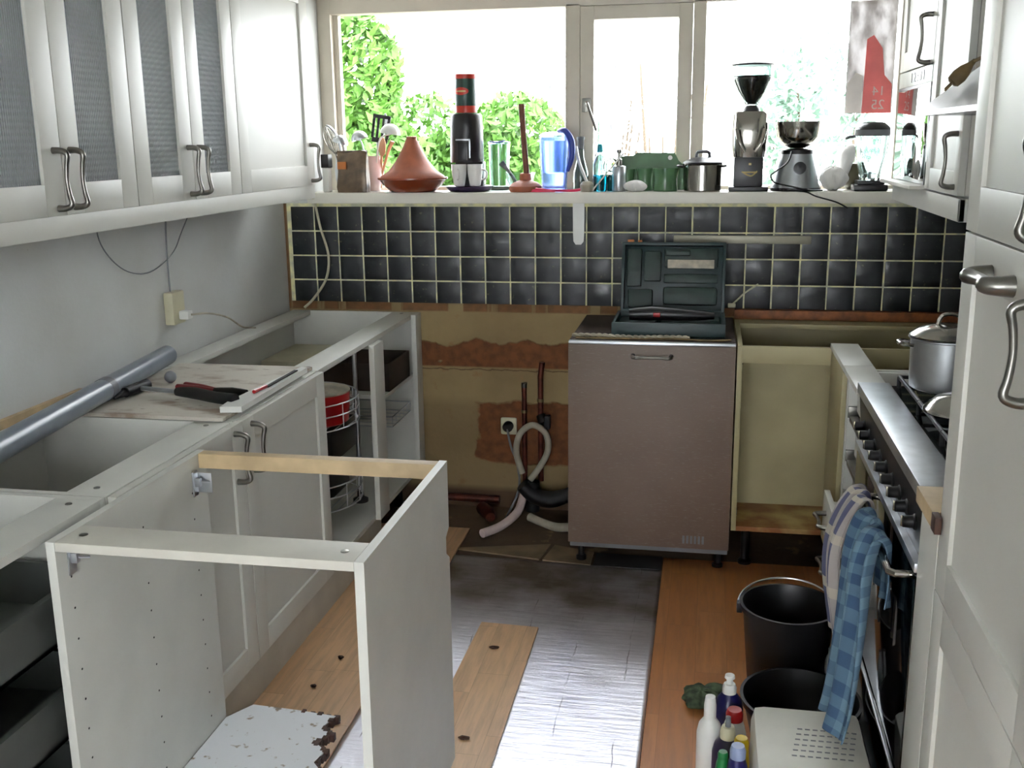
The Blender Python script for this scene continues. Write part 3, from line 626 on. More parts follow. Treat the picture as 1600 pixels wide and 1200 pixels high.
lb(m, x0+.17, x1-.03, .03, .10, .014, .004, .04); lb(m, x0+.17, x1-.03, .175, .248, .008, .018, .04); lb(m, x0+.175, x0+.27, .218, .240, .006, .004, .04); lb(m, x0+.17, x1-.03, .115, .15, .006, .016, .04)
part('lid_moulding', m, 'teal2', lid)
m = MB(); lb(m, x0+.185, x1-.045, .17, .202, .001, -.004, .014); part('paper_label', m, 'label', lid)
m = MB(); lb(m, x0+.03, x0+.055, .268, .278, .002, .0, .02); lb(m, x0+.07, x0+.085, .268, .276, .002, .0, .02); part('latch', m, 'orange', lid)
dr = thing('power_drill', 'dark tool with a red detail lying inside the open teal case', 'drill', (-.12, 3.82, z0+.045))
part('body', MB().tube([(-.28, 3.83, z0+.066), (-.2, 3.835, z0+.07), (-.10, 3.83, z0+.068), (.03, 3.835, z0+.064)], [.02, .027, .024, .012], 14, 4), 'black', dr)
part('trigger', MB().box(-.19, -.165, 3.80, 3.815, z0+.062, z0+.078, .003), 'red', dr)
# wall behind: batten and right corner cabinet
one('wall_batten', MB().box(.112, XR, 4.205, D-.001, .862, .898, .002), 'batten', 'orange-brown wooden batten on the wall behind the right corner cabinet', 'batten', (.5, 4.22, .86))
rc = thing('base_cabinet', 'empty yellowed base cabinet beside the dishwasher with a rust-stained floor', 'cabinet', (.4, 3.9, 0))
ct = .862
part('side_panel', MB().box(.112, .130, yD, 4.19, .18, ct, .001), 'ycarc', rc)
part('back_panel', MB().box(.130, .98, 3.90, 3.908, .18, .80) , 'ycarc', rc)
part('back_rail', MB().box(.130, XR-.01, 4.10, 4.19, ct-.018, ct, .001), 'ycarc', rc)
part('side_panel', MB().box(XR-.03, XR-.012, yD, 4.19, .18, ct, .001), 'ycarc', rc)
part('inner_back', MB().box(.130, XR-.03, 4.175, 4.19, .70, ct-.02, .001), 'ycarc', rc)
part('front_rail', MB().box(.130, XR-.03, yD, yD+.018, ct-.06, ct, .001), 'ycarc', rc)
M['rustb'] = None
m = MB(); m.box(.130, XR-.03, yD, 3.9, .18, .198, .001)
g = G('rust_stained_floor'); c = g.mix(g.ramp(g.noise(3, 3), .35, .65), lin((196, 174, 112)), lin((176, 152, 92)))
c = g.mix(g.math('MULTIPLY', g.ramp(g.noise(5, 4), .36, .54), .9), c, lin((128, 68, 26))); g.out(c, .5); M['rustb'] = g.m
part('bottom_panel', m, 'rustb', rc)
m = MB()
for z in (.80, .24): m.box(.1302, .1335, yD+.035, yD+.05, z-.012, z+.012, .001)
part('hinge_plate', m, 'iron', rc)
for x in (.17, .9): part('leg', MB().lathe([(.025, .0095), (.025, .02), (.016, .03), (.016, .18)], (x, yD+.12, 0), 14), 'black', rc)
# knife rail and hanging scraper
one('knife_rail', MB().box(-.136, .394, D-.032, D-.0125, 1.160, 1.192, .003), 'metalstrip', 'long grey metal knife rail fixed on the dark tiles', 'rail', (.13, 4.22, 1.17))
hb = MB(); hb.prism([(-.540+.045*0 + x, D-.03, z) for x, z in ((0, 1.325), (.047, 1.325), (.046, 1.2), (.044, 1.165), (.034, 1.152), (.012, 1.152), (.003, 1.165), (.001, 1.2))], (0, .012, 0))
one('hanging_holder', hb, 'whitep', 'white plastic strip with rounded end hanging from the sill over the tiles', 'holder', (-.517, D-.025, 1.32))
one('sill_cord', MB().tube([(.30, 4.20, 1.367), (.36, 4.175, 1.362), (.40, 4.168, 1.345), (.47, 4.172, 1.325), (.52, 4.20, 1.30)], .003, 6, 6), 'black', 'thin black cord hanging over the sill below the steel bowl scale', 'cord', (.36, 4.18, 1.36))
m = MB(); m.tube([(.10, 4.225, .915), (.125, 4.22, .94), (.15, 4.222, .965), (.20, 4.222, 1.0)], .004, 6, 4); m.box(.085, .115, 4.212, 4.226, .905, .922, .003)
one('short_cable', m, 'cream', 'short pale cable end on the tiles right of the tool case', 'cable', (.12, 4.22, .93))

# ------------------------------------------------------------ pipes on the back wall
def pipe(name, m, mt, label, cat, o): return one(name, m, mt, label, cat, o)
so = thing('floor_socket', 'square white socket with a black plug on the torn plaster wall', 'socket', (-.815, D, .37))
part('plate', MB().box(-.852, -.782, D-.014, D, .335, .41, .008), 'cream', so)
part('plug', MB().lathe([(.022, 0), (.022, .025), (.014, .035)], (0, 0, 0), 18, Matrix.Translation((-.817, D-.014, .375)) @ Matrix.Rotation(PI/2, 4, 'X')), 'blackmatt', so)
one('plug_lead', MB().tube([(-.817, D-.045, .37), (-.80, D-.06, .30), (-.77, D-.07, .22), (-.76, D-.10, .12), (-.80, D-.2, .02)], .005, 8, 6), 'greyp', 'grey lead hanging from the black plug on the back wall', 'cable', (-.80, D-.1, .1))
t = thing('copper_pipe', 'short capped copper pipe on the wall above the socket', 'pipe', (-.745, D-.03, .3))
part('tube', MB().tube([(-.745, D-.03, .12), (-.745, D-.03, .55)], .0105, 12), 'copper', t); part('cap', MB().tube([(-.745, D-.03, .55), (-.745, D-.03, .57)], .012, 12), 'black', t); part('clamp', MB().tube([(-.745, D-.03, .44), (-.745, D-.03, .452)], .013, 12), 'brass', t)
t = thing('copper_pipe', 'tall copper pipe with a valve beside the dishwasher', 'pipe', (-.675, D-.03, .3))
part('tube', MB().tube([(-.675, D-.03, .14), (-.675, D-.03, .60), (-.668, D-.03, .66)], .012, 12), 'copper', t); part('valve', MB().tube([(-.675, D-.03, .43), (-.66, D-.05, .40)], .02, 12).box(-.655, -.63, D-.075, D-.04, .38, .44, .006), 'iron', t); part('clamp', MB().tube([(-.675, D-.03, .49), (-.675, D-.03, .503)], .0145, 12), 'brass', t)
m = MB(); hp = [(-.745, D-.09, .19), (-.770, D-.09, .28), (-.755, D-.09, .36), (-.70, D-.095, .405), (-.645, D-.09, .37), (-.635, D-.09, .30), (-.665, D-.09, .23), (-.71, D-.10, .165)]
m.tube(hp, .0135, 12, 8); one('drain_hose', m, 'hose', 'looped pale grey drain hose on the torn back wall', 'hose', (-.7, D-.07, .12))
m = MB(); m.tube([(-.74, 4.12, .15), (-.69, 4.13, .10), (-.62, 4.12, .09), (-.55, 4.13, .11), (-.50, 4.16, .13)], [.03, .035, .036, .03, .028], 14, 5); m.tube([(-.70, 4.14, .03), (-.70, 4.14, .16)], .03, 14)
one('siphon_trap', m, 'iron', 'dark drain trap lying against the back wall by the dishwasher', 'drain trap', (-.62, 4.12, .02))
one('floor_hose', MB().tube([(-.495, 4.00, .022), (-.57, 3.98, .022), (-.64, 4.02, .024), (-.70, 4.06, .03)], .018, 12, 6), 'hose', 'grey hose lying on the bare floor beside the dishwasher', 'hose', (-.6, 4.0, .01))
m = MB(); m.tube([(-.74, 4.16, .10), (-.75, 4.06, .05), (-.80, 3.95, .026), (-.86, 3.86, .024)], .018, 10, 5); one('rag_hose', m, 'pink', 'pinkish flexible hose trailing from the wall over the bare floor', 'hose', (-.8, 3.95, .01))
m = MB(); m.tube([(-.92, 4.14, .03), (-.88, 4.08, .03), (-.86, 4.03, .03)], [.028, .03, .02], 10, 3); one('pipe_elbow', m, 'copper', 'short brownish pipe elbow on the floor below the socket', 'pipe', (-.8, 4.06, .01))
one('skirting_pipe', MB().tube([(-1.18, D-.02, .045), (-.86, D-.02, .040)], .018, 12), 'copper', 'dark red-brown pipe running along the bottom of the back wall', 'pipe', (-1.0, D-.02, .04))

# ------------------------------------------------------------ floor pieces
def foilf(u, v):
    x = -.929+u*.797; y = .4+v*3.28-(.03*(u))
    return (x, y, .0028+.0016*math.sin(x*31+y*7)*math.sin(y*23+x*5)*(.45 if .02 < u < .98 else 0))
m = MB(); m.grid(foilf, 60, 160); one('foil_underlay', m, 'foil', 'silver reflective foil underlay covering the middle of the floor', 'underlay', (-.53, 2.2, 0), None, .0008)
one('loose_plank', MB().prism([(-.712, 2.212, .006), (-.504, 2.212, .006), (-.508, 3.10, .006), (-.70, 3.108, .006)], (0, 0, .008)), 'lamP', 'loose laminate plank lying on the silver foil', 'plank', (-.61, 2.4, .005))
one('hardboard_piece', MB().prism([(-.955, 3.735, .001), (-.60, 3.68, .001), (-.575, 3.835, .001)], (0, 0, .006)), 'hardboard', 'triangular hardboard piece on the bare floor before the back wall', 'board', (-.7, 3.75, 0))
one('hardboard_piece', MB().prism([(-.585, 3.675, .001), (-.40, 3.655, .001), (-.40, 3.78, .001), (-.56, 3.83, .001)], (0, 0, .006)), 'hardboard', 'small four-sided hardboard piece in front of the dishwasher corner', 'board', (-.48, 3.74, 0))
one('vinyl_tile', MB().box(-.39, -.135, 3.655, 3.78, .001, .005, .001), 'tilegrey', 'dark vinyl tile piece just in front of the dishwasher', 'tile', (-.26, 3.72, 0))
for i, (x, y, l) in enumerate(((-.62, 2.93, 'dark wood chip on the far half of the loose plank'), (-.60, 2.42, 'dark wood chip on the near half of the loose plank'), (-.97, 2.44, 'brown splinter on the laminate beside the broken board'), (-1.08, 2.80, 'tiny dark chip on the laminate inside the cabinet frame'), (-1.10, 2.62, 'tiny dark splinter on the laminate near the plinth'))):
    zz = .0142 if i < 2 else .0092; m = crumple((x, y, zz+.005), .016 if i < 3 else .009, .008, .0045, i+20, 8)
    one('wood_chip', m, 'darkbrown', l, 'debris', (x, y, zz), 'debris on the floor')

# ------------------------------------------------------------ right run: drawer cabinet, cooker, filler, tall cabinet
XB = XR-.01
dc = thing('drawer_cabinet', 'narrow white drawer cabinet left open between the cooker and the corner', 'cabinet', (.72, 3.12, 0))
y0, y1 = 2.963, 3.28; x0 = XC+.02
part('side_panel', MB().box(x0, XB, y0, y0+.016, .16, ct), 'carcass', dc); part('side_panel', MB().box(x0, XB, y1-.016, y1, .16, ct), 'carcass', dc)
part('bottom_panel', MB().box(x0, XB, y0+.016, y1-.016, .16, .178), 'carcass', dc)
part('top_rail', MB().box(XC, XC+.09, y0, y1, ct-.0, ct+.018, .001), 'white', dc)
for k, z in enumerate((.74, .60, .47)):
    m = MB(); m.box(XC+.045, XB-.05, y0+.03, y1-.03, z, z+.075, .003); d = part('drawer_box', m, 'carcass', dc)
    part('runner_bracket', MB().box(XC+.02, XC+.06, y0+.018, y0+.03, z-.02, z+.015, .001).box(XC+.02, XC+.06, y1-.03, y1-.018, z-.02, z+.015, .001).box(XC+.02, XC+.045, y0+.06, y1-.06, z-.022, z-.006, .001), 'pewter', d)
for k, (z, zz, dx) in enumerate(((.34, .475, .035), (.185, .335, .02))):
    d = part('drawer_front', MB().box(XC-dx, XC-dx+.018, y0+.004, y1-.004, z, zz, .002).box(XC-dx+.018, XB-.1, y0+.03, y1-.03, z+.02, zz-.03), 'white', dc)
    handle(d, (XC-dx, (y0+y1)/2, (z+zz)/2+.02), (-1, 0, 0), (0, 1, 0), .13)
legs(dc, XC+.1, XB-.1, y0+.05, y1-.05, .16)
cc = thing('corner_filler', 'white side strip and rail joining the drawer cabinet to the corner', 'cabinet', (.6, 3.46, 0))
part('front_rail', MB().box(XC, XC+.09, 3.282, yD-.002, ct, ct+.018, .001), 'white', cc)
part('side_panel', MB().box(XC+.02, XB, 3.30, 3.316, .18, ct), 'carcass', cc)
part('filler_post', MB().box(XC+.005, XC+.023, 3.32, yD-.002, .18, ct, .001), 'ycarc', cc)
legs(cc, XC+.06, XB-.1, 3.36, yD-.08, .18)
# cooker
ck = thing('range_cooker', 'wide range cooker with steel rim, gas burners and black oven doors', 'cooker', (.72, 2.5, 0))
y0, y1 = 2.057, 2.958
part('body', MB().box(XC+.03, XR-.015, y0+.004, y1-.004, .06, .872, .003), 'iron', ck)
part('hob_rim', MB().box(XC, XC+.085, y0, y1, .872, .902, .004), 'steel', ck)
part('hob_top', MB().box(XC+.085, XR-.015, y0, y1, .872, .894, .003), 'ovenglass', ck)
part('control_panel', MB().prism([(XC+.006, y0+.004, .872), (XC+.03, y0+.004, .872), (XC+.03, y0+.004, .735), (XC+.02, y0+.004, .735)], (0, y1-y0-.008, 0)), 'black', ck)
part('panel_ledge', MB().box(XC+.004, XC+.03, y0+.004, y1-.004, .715, .735, .003), 'steel', ck)
for k in range(9):
    y = y0+.07+k*.092; kb = part('control_knob', MB().lathe([(.017, 0), (.017, .004), (.013, .007), (.012, .026), (.010, .028), (.001, .028)], (0, 0, 0), 20, Matrix.Translation((XC+.014, y, .80)) @ Matrix.Rotation(-PI/2, 4, 'Y')), 'iron', ck)
    part('knob_cap', MB().box(XC-.0165, XC-.0125, y-.003, y+.003, .790, .812, .001), 'knob', kb)
for (a, b, nm) in ((y0+.01, 2.62, 1), (2.626, y1-.01, 2)):
    d = part('oven_door', MB().box(XC+.008, XC+.029, a, b, .245, .708, .004), 'ovenglass', ck)
    if nm == 2: continue
    m = MB(); zr = .695; xr_ = XC-.034
    m.tube([(XC+.008, b-.035, zr), (xr_+.01, b-.035, zr), (xr_, b-.045, zr), (xr_, a+.045, zr), (xr_+.01, a+.035, zr), (XC+.008, a+.035, zr)], .008, 12)
    part('towel_rail', m, 'chrome', d)
part('bottom_drawer', MB().box(XC+.008, XC+.029, y0+.01, y1-.01, .075, .235, .003), 'ovenglass', ck)
part('drawer_trim', MB().box(XC+.002, XC+.009, y0+.01, y1-.01, .222, .232, .001), 'steel', ck)
part('plinth', MB().box(XC-.028, XC+.03, y0+.01, y1-.01, .0095, .022, .002), 'steel', ck)
for (x, y) in ((.62, 2.75), (.88, 2.75), (.62, 2.27), (.88, 2.27), (.75, 2.51)):
    b = part('burner', MB().lathe([(.052, 0), (.05, .008), (.036, .012), (.036, .02), (.001, .022)], (x, y, .894), 28), 'steel', ck)
for (a, b) in ((2.09, 2.37), (2.375, 2.645), (2.65, 2.93)):
    m = MB(); z = .925
    P_ = [(XC+.105, a, z), (XR-.05, a, z), (XR-.05, b, z), (XC+.105, b, z), (XC+.105, a, z)]
    for p, q in zip(P_, P_[1:]): m.tube([p, q], .0055, 8)
    cy = (a+b)/2
    for cx in (.62, .88):
        for dx, dy in ((1, 0), (-1, 0), (0, 1), (0, -1)):
            m.tube([(cx+dx*.028, cy+dy*.028, z), (cx+dx*(.09), cy+dy*(b-a)/2, z)], .005, 8)
    for x in (XC+.105, .75, XR-.05):
        for y in (a, b): m.tube([(x, y, .894), (x, y, z)], .006, 8)
    part('pan_support', m, 'iron', ck)
for x in (XC+.08, XR-.08):
    for y in (y0+.06, y1-.06): part('foot', MB().lathe([(.022, .0095), (.022, .06)], (x, y, 0), 12), 'black', ck)
# pots on the hob
pc = (.615, 2.79, .931)
pt_ = thing('cooking_pot', 'tall steel pot with lid standing on the far hob burner', 'pot', pc)
part('pot_body', MB().lathe([(.082, 0), (.088, .004), (.090, .03), (.092, .128), (.098, .131), (.098, .134), (.09, .134), (.086, .02), (.001, .01)], pc, 44), 'steel', pt_)
for s in (-1, 1): m = MB(); m.tube([(pc[0]+s*.09, pc[1]-.03, pc[2]+.115), (pc[0]+s*.118, pc[1]-.025, pc[2]+.118), (pc[0]+s*.122, pc[1], pc[2]+.118), (pc[0]+s*.118, pc[1]+.025, pc[2]+.118), (pc[0]+s*.09, pc[1]+.03, pc[2]+.115)], .005, 8, 4); part('side_handle', m, 'chrome', pt_)
LP = Matrix.Translation((pc[0], pc[1], pc[2]+.137)) @ Matrix.Rotation(-.0, 4, 'X')
lid = part('lid', MB().lathe([(.096, 0), (.097, .003), (.075, .018), (.03, .030), (.001, .032), (.001, .029), (.07, .014)], (0, 0, 0), 40, LP), 'chrome', pt_)
part('lid_knob', MB().tube([(pc[0]-.03, pc[1], pc[2]+.165), (pc[0]-.018, pc[1], pc[2]+.19), (pc[0]+.018, pc[1], pc[2]+.19), (pc[0]+.03, pc[1], pc[2]+.165)], .0055, 8, 5), 'chrome', lid)
pan = thing('frying_pan', 'small shallow steel dish upside down on the hob in front of the tall pot', 'pan', (.60, 2.56, .93))
part('dish', MB().lathe([(.085, .001), (.083, .008), (.055, .034), (.012, .046), (.001, .047)], (.60, 2.545, .9305), 36), 'chrome', pan)
part('knob', MB().lathe([(.007, .045), (.007, .055), (.014, .06), (.012, .068), (.001, .07)], (.60, 2.545, .9305), 16), 'black', pan)
# filler + worktop strip
sc_ = thing('slim_cabinet', 'slim white cabinet between the cooker and the tall cabinet', 'cabinet', (.7, 1.97, 0))
part('front_panel', MB().box(XC+.008, XC+.026, 1.902, 2.052, .0095, .868, .001), 'white', sc_)
for q in (1.903, 2.036): part('side_panel', MB().box(XC+.027, XR-.02, q, q+.015, .0095, .868), 'carcass', sc_)
ws = thing('worktop_strip', 'short pale wooden worktop strip between cooker and tall cabinet', 'worktop', (.7, 1.97, .87))
part('board', MB().box(XC-.005, XR-.02, 1.872+.03, 2.054, .870, .902, .002), 'ply', ws)
part('end_edge', MB().box(XC-.006, XC+.006, 1.872, 1.905, .870, .902, .001), 'darkbrown', ws)
# tall cabinet
tc = thing('tall_cabinet', 'tall white cabinet with panelled doors at the right edge', 'cabinet', (.74, 1.6, 0))
ty0, ty1 = 1.30, 1.898
part('cabinet_body', MB().box(XT+.022, XR-.01, ty0, ty1, .0095, 2.2, .001), 'white', tc)
for (a, b) in ((.11, .757), (.757, 1.412), (1.412, 2.2)):
    d = shaker(tc, XT, -1, ty0, ty1, a, b, .075)
    if a > .7: handle(d, (XT, 1.45, (1.288 if a < 1 else 1.505)), (-1, 0, 0), (0, 0, 1), .135)
    if .7 < a < 1:
        handle(d, (XT, 1.645, 1.360), (-1, 0, 0), (0, 1, 0), .125, k=1.9, label='second handle, mounted sideways near the top corner')
# hood
hd = thing('cooker_hood', 'white metal pyramid cooker hood above the range cooker', 'hood', (.8, 2.5, 1.62))
hx0 = .525; a, b = 2.06, 2.955
m = MB()
m.rings([[(hx0, a, 1.618), (XR-.005, a, 1.618), (XR-.005, b, 1.618), (hx0, b, 1.618)], [(hx0, a, 1.63), (XR-.005, a, 1.63), (XR-.005, b, 1.63), (hx0, b, 1.63)], [(.78, 2.36, 1.86), (XR-.005, 2.36, 1.86), (XR-.005, 2.64, 1.86), (.78, 2.64, 1.86)], [(.78, 2.36, 2.59), (XR-.005, 2.36, 2.59), (XR-.005, 2.64, 2.59), (.78, 2.64, 2.59)]])
M['hoodm'] = mat('hood_enamel', (205, 208, 215), .22, .35, .03)
part('canopy', m, 'hoodm', hd)
part('slider', MB().tube([(.575, 2.30, 1.675), (.56, 2.33, 1.672), (.56, 2.38, 1.672), (.575, 2.41, 1.675)], .005, 8, 3), 'pewter', hd)
# plug lying on hood
pg = thing('power_plug', 'brownish two-pin power plug resting on top of the cooker hood', 'plug', (.64, 2.58, 1.75))
PT = Matrix.Translation((.572, 2.72, 1.706)) @ Matrix.Rotation(.75, 4, 'Y') @ Matrix.Rotation(-.3, 4, 'Z') @ Matrix.Scale(.8, 4)
part('plug_body', MB().lathe([(.012, -.03), (.020, -.024), (.023, 0), (.019, .022), (.009, .045), (.006, .06)], (0, 0, 0), 18, PT @ Matrix.Rotation(0, 4, 'X'), 1, .75), 'brass', pg)
part('pin', MB().tube([PT @ Vector((0, -.009, -.028)), PT @ Vector((0, -.009, -.055))], .0026, 8).tube([PT @ Vector((0, .009, -.028)), PT @ Vector((0, .009, -.055))], .0026, 8), 'brass', pg)
part('lead', MB().tube([PT @ Vector((0, 0, .055)), (.70, 2.5, 1.80), (.77, 2.34, 1.90), (.84, 2.32, 2.1), (.9, 2.3, 2.4)], .0045, 8, 6), 'brass', pg)
# right wall cabinets
XW = .67
def wr(y0, y1, z0, label, door, hy, hz):
    t = thing('wall_cabinet', label, 'cabinet', (.86, (y0+y1)/2, z0), 'wall cabinets on the right wall')
    part('cabinet_body', MB().box(XW+.021, XR-.002, y0, y1, z0, 2.15, .001), 'edge', t)
    d = shaker(t, XW, -1, y0, y1, z0-.002, 2.15, .065); handle(d, (XW, hy, hz), (-1, 0, 0), (0, 0, 1), .145); return t
wr(3.09, 3.555, 1.405, 'right wall cabinet with a tall panel door beside the cooker hood', 0, 3.135, 1.50)
wA = wr(3.557, 4.165, 1.79, 'right wall cabinet above the built-in microwave', 0, 3.62, 1.865)
part('shelf_board', MB().box(.625, XR-.01, 3.557, 4.16, 1.400, 1.412, .001), 'edge', wA)
fb = one('light_rail', MB().box(XW+.002, XW+.018, 3.06, 4.16, 1.335, 1.398, .002).box(XW+.002, XR-.01, 3.06, 3.075, 1.335, 1.398, .002), 'white', 'white light rail below the right wall cabinets', 'trim', (XW, 3.6, 1.33))
one('filler_strip', MB().box(.735, .753, 3.03, 3.058, 1.34, 2.15, .001).box(.775, XR-.003, 3.03, 3.058, 1.34, 2.15), 'edge', 'beige vertical filler strips beside the right wall cabinet', 'panel', (.8, 3.045, 1.34))
mw = thing('microwave_oven', 'built-in microwave with mirrored door and digital clock', 'microwave', (.86, 3.86, 1.412))
part('housing', MB().box(XW+.012, XR-.01, 3.565, 4.155, 1.414, 1.785, .002), 'greyp', mw)
M['mirror'] = mat('mirrored_dark_glass', (150, 152, 150), .02, 1, .0); M['lcd'] = mat('pale_display_panel', (196, 206, 196), .3)
part('door_glass', MB().box(XW, XW+.012, 3.565, 4.155, 1.414, 1.722, .002), 'mirror', mw)
part('door_border', MB().box(XW-.001, XW+.012, 3.565, 4.155, 1.722, 1.732).box(XW-.001, XW+.0, 3.565, 3.578, 1.414, 1.722), 'black', mw)
cp = part('control_panel', MB().box(XW, XW+.012, 3.565, 4.155, 1.733, 1.785, .001), 'lcd', mw)
[text('clock_digit', q, .046, 'black', cp, Matrix.Translation((XW-.0008, 3.80-dy_, 1.758)) @ Matrix(((0, 0, -1, 0), (-1, 0, 0, 0), (0, 1, 0, 0), (0, 0, 0, 1))) @ Matrix.Diagonal((1.8, 1, 1, 1))) for q, dy_ in (('1', -.11), ('2', -.055), (':', 0), ('3', .05), ('1', .105))]

# ------------------------------------------------------------ things on the windowsill
SZ = 1.3625
def lz(name, mt, label, cat, c, prof, seg=32, **k): return one(name, MB().lathe(prof, c, seg, **k), mt, label, cat, c)
o = thing('knife_sharpener', 'slim black and white box at the left end of the windowsill', 'box', (-1.545, 4.26, SZ))
part('case', MB().box(-1.558, -1.532, 4.24, 4.28, SZ, SZ+.10, .003), 'whitep', o); part('top', MB().box(-1.562, -1.528, 4.236, 4.284, SZ+.1, SZ+.155, .003), 'black', o)
def bag(c, w, d, h, top):
    m = MB(); R_ = []
    for z, sx, sy in ((0, 1, 1), (.02, 1.04, 1.05), (h*.5, .97, .95), (h*.8, 1.0, .7), (h, 1.02, .25)):
        R_.append([Vector((c[0]+w/2*sx*max(-1, min(1, 1.35*math.cos(a)))*(1+.03*math.sin(5*a+z*50)), c[1]+d/2*sy*max(-1, min(1, 1.35*math.sin(a))), c[2]+z+(.006*math.sin(4*a) if z else 0))) for a in [2*PI*k/28 for k in range(28)]])
    return m.rings(R_)
o = thing('coffee_bag', 'crumpled brown foil coffee bag on the windowsill beside the utensil jars', 'bag', (-1.44, 4.20, SZ))
part('bag_body', bag((-1.44, 4.225, SZ), .125, .055, .165, 0), 'foilbag', o)
part('label_patch', MB().box(-1.497, -1.46, 4.192, 4.199, SZ+.095, SZ+.125), 'orange', o)
# utensils
def crock(c, r, h, mt, label):
    return one('utensil_jar', MB().lathe([(r*.62, 0), (r*.7, .004), (r*.95, h*.35), (r, h*.6), (r*.85, h*.93), (r*.9, h), (r*.82, h), (r*.8, h*.9), (r*.9, h*.5), (r*.5, .01), (.001, .01)], c, 32), mt, label, 'jar', c)
crock((-1.355, 4.36, SZ), .055, .145, 'pink', 'pinkish white ceramic jar holding wooden spoons and ladles')
crock((-1.465, 4.355, SZ), .045, .14, 'steel', 'steel jar of metal utensils behind the brown coffee bag')
one('wooden_spoon', MB().tube([(-1.355, 4.36, SZ+.012), (-1.34, 4.34, SZ+.15)], .006, 8).sph((-1.335, 4.335, SZ+.185), .022, .8, .4, 1.9), 'spoonwood', 'pale wooden spoon with rounded tip in the pink jar', 'spoon', (-1.33, 4.24, SZ+.01))
one('wooden_spatula', MB().tube([(-1.365, 4.355, SZ+.012), (-1.31, 4.335, SZ+.16), (-1.285, 4.325, SZ+.205)], [.005, .007, .012], 8, 3, .5), 'spoonwood', 'wooden stick spatula leaning right in the pink jar', 'spatula', (-1.34, 4.24, SZ+.01))
t = thing('slotted_spatula', 'black slotted spatula standing in the pink jar', 'spatula', (-1.35, 4.365, SZ+.01))
part('handle_rod', MB().tube([(-1.35, 4.365, SZ+.012), (-1.315, 4.36, SZ+.205)], .006, 8), 'black', t)
BT = Matrix.Translation((-1.313, 4.36, SZ+.2)) @ Matrix.Rotation(.16, 4, 'Y')
m = MB()
for a, b in ((-.040, -.028), (-.019, -.008), (.003, .013), (.025, .038)): m.box(a, b, -.0015, .0015, .018, .10, 0, BT)
m.box(-.040, .038, -.0015, .0015, .10, .115, 0, BT); m.box(-.035, .033, -.0015, .0015, -.0, .020, 0, BT); part('blade', m, 'black', t)
def ladle(c, top, cup, r, mt, label, tilt=0):
    t = thing('ladle', label, 'ladle', c)
    part('rod', MB().tube([c, top, cup], .0035, 8, 5), mt, t)
    part('cup', MB().lathe([(r*math.sin(PI*k/14), r*(math.cos(PI*k/14))) for k in range(1, 8)]+[(r*.95*math.sin(PI*k/14), r*.95*(math.cos(PI*k/14))) for k in range(7, 0, -1)], (0, 0, 0), 28, Matrix.Translation(cup) @ Matrix.Rotation(tilt, 4, 'Y')), mt, t)
ladle((-1.34, 4.35, SZ+.012), (-1.305, 4.31, SZ+.20), (-1.245, 4.28, SZ+.235), .042, 'whitep', 'white plastic ladle curving over the terracotta tagine lid', .15)
ladle((-1.37, 4.36, SZ+.012), (-1.385, 4.36, SZ+.17), (-1.40, 4.36, SZ+.215), .036, 'steel', 'round steel ladle leaning left out of the pink jar', -.3)
ladle((-1.46, 4.355, SZ+.012), (-1.455, 4.32, SZ+.18), (-1.468, 4.31, SZ+.20), .034, 'steel', 'shiny ladle above the brown coffee bag', .3)
m = MB(); m.tube([(-1.475, 4.355, SZ+.012), (-1.50, 4.32, SZ+.15)], .004, 8)
for k in range(8):
    a = k/8*PI; ax = Vector((math.cos(a), math.sin(a), 0))*.022; b = Vector((-1.50, 4.32, SZ+.15)); dirv = Vector((-.3, -.05, .95))
    m.tube([b, b+dirv*.04+ax, b+dirv*.09+ax*1.1, b+dirv*.125, b+dirv*.09-ax*1.1, b+dirv*.04-ax, b], .0012, 5, 4)
one('whisk', m, 'chrome', 'metal whisk leaning at the far left of the windowsill', 'whisk', (-1.45, 4.33, SZ+.01))
one('tongs', MB().tube([(-1.465, 4.365, SZ+.012), (-1.49, 4.35, SZ+.20), (-1.525, 4.35, SZ+.26), (-1.545, 4.345, SZ+.275)], [.004, .006, .010, .004], 8, 4, .4), 'steel', 'steel serving tongs pointing up left of the whisk', 'tongs', (-1.44, 4.345, SZ+.01))
one('long_spoon', MB().tube([(-1.36, 4.37, SZ+.012), (-1.33, 4.39, SZ+.26)], .003, 8).sph((-1.326, 4.393, SZ+.29), .018, .6, .3, 1.7), 'steel', 'long thin steel spoon rising above the black slotted spatula', 'spoon', (-1.345, 4.265, SZ+.01))
one('thin_rod', MB().tube([(-1.345, 4.37, SZ+.012), (-1.365, 4.38, SZ+.22)], .0035, 8), 'whitep', 'thin white rod standing in the pink jar beside the wooden spoon', 'rod', (-1.325, 4.265, SZ+.01))
one('small_dish', MB().lathe([(.015, 0), (.028, .010), (.032, .02), (.029, .02), (.015, .005), (.001, .005)], (-1.262, 4.35, SZ), 24), 'blue', 'small blue dish behind the tagine on the windowsill', 'dish', (-1.262, 4.35, SZ))
# tagine
tg = thing('tagine', 'terracotta tagine with a conical lid on the windowsill', 'tagine', (-1.182, 4.26, SZ)); c = (-1.182, 4.26, SZ+.0003)
part('dish', MB().lathe([(.085, 0), (.095, .003), (.125, .03), (.137, .048), (.146, .052), (.146, .058), (.133, .058), (.12, .04), (.001, .01)], c, 48), 'terrag', tg)
part('lid', MB().lathe([(.134, .057), (.131, .064), (.10, .085), (.068, .125), (.042, .17), (.026, .205), (.022, .212), (.022, .222), (.018, .224), (.001, .218)], c, 48), 'terra', tg)
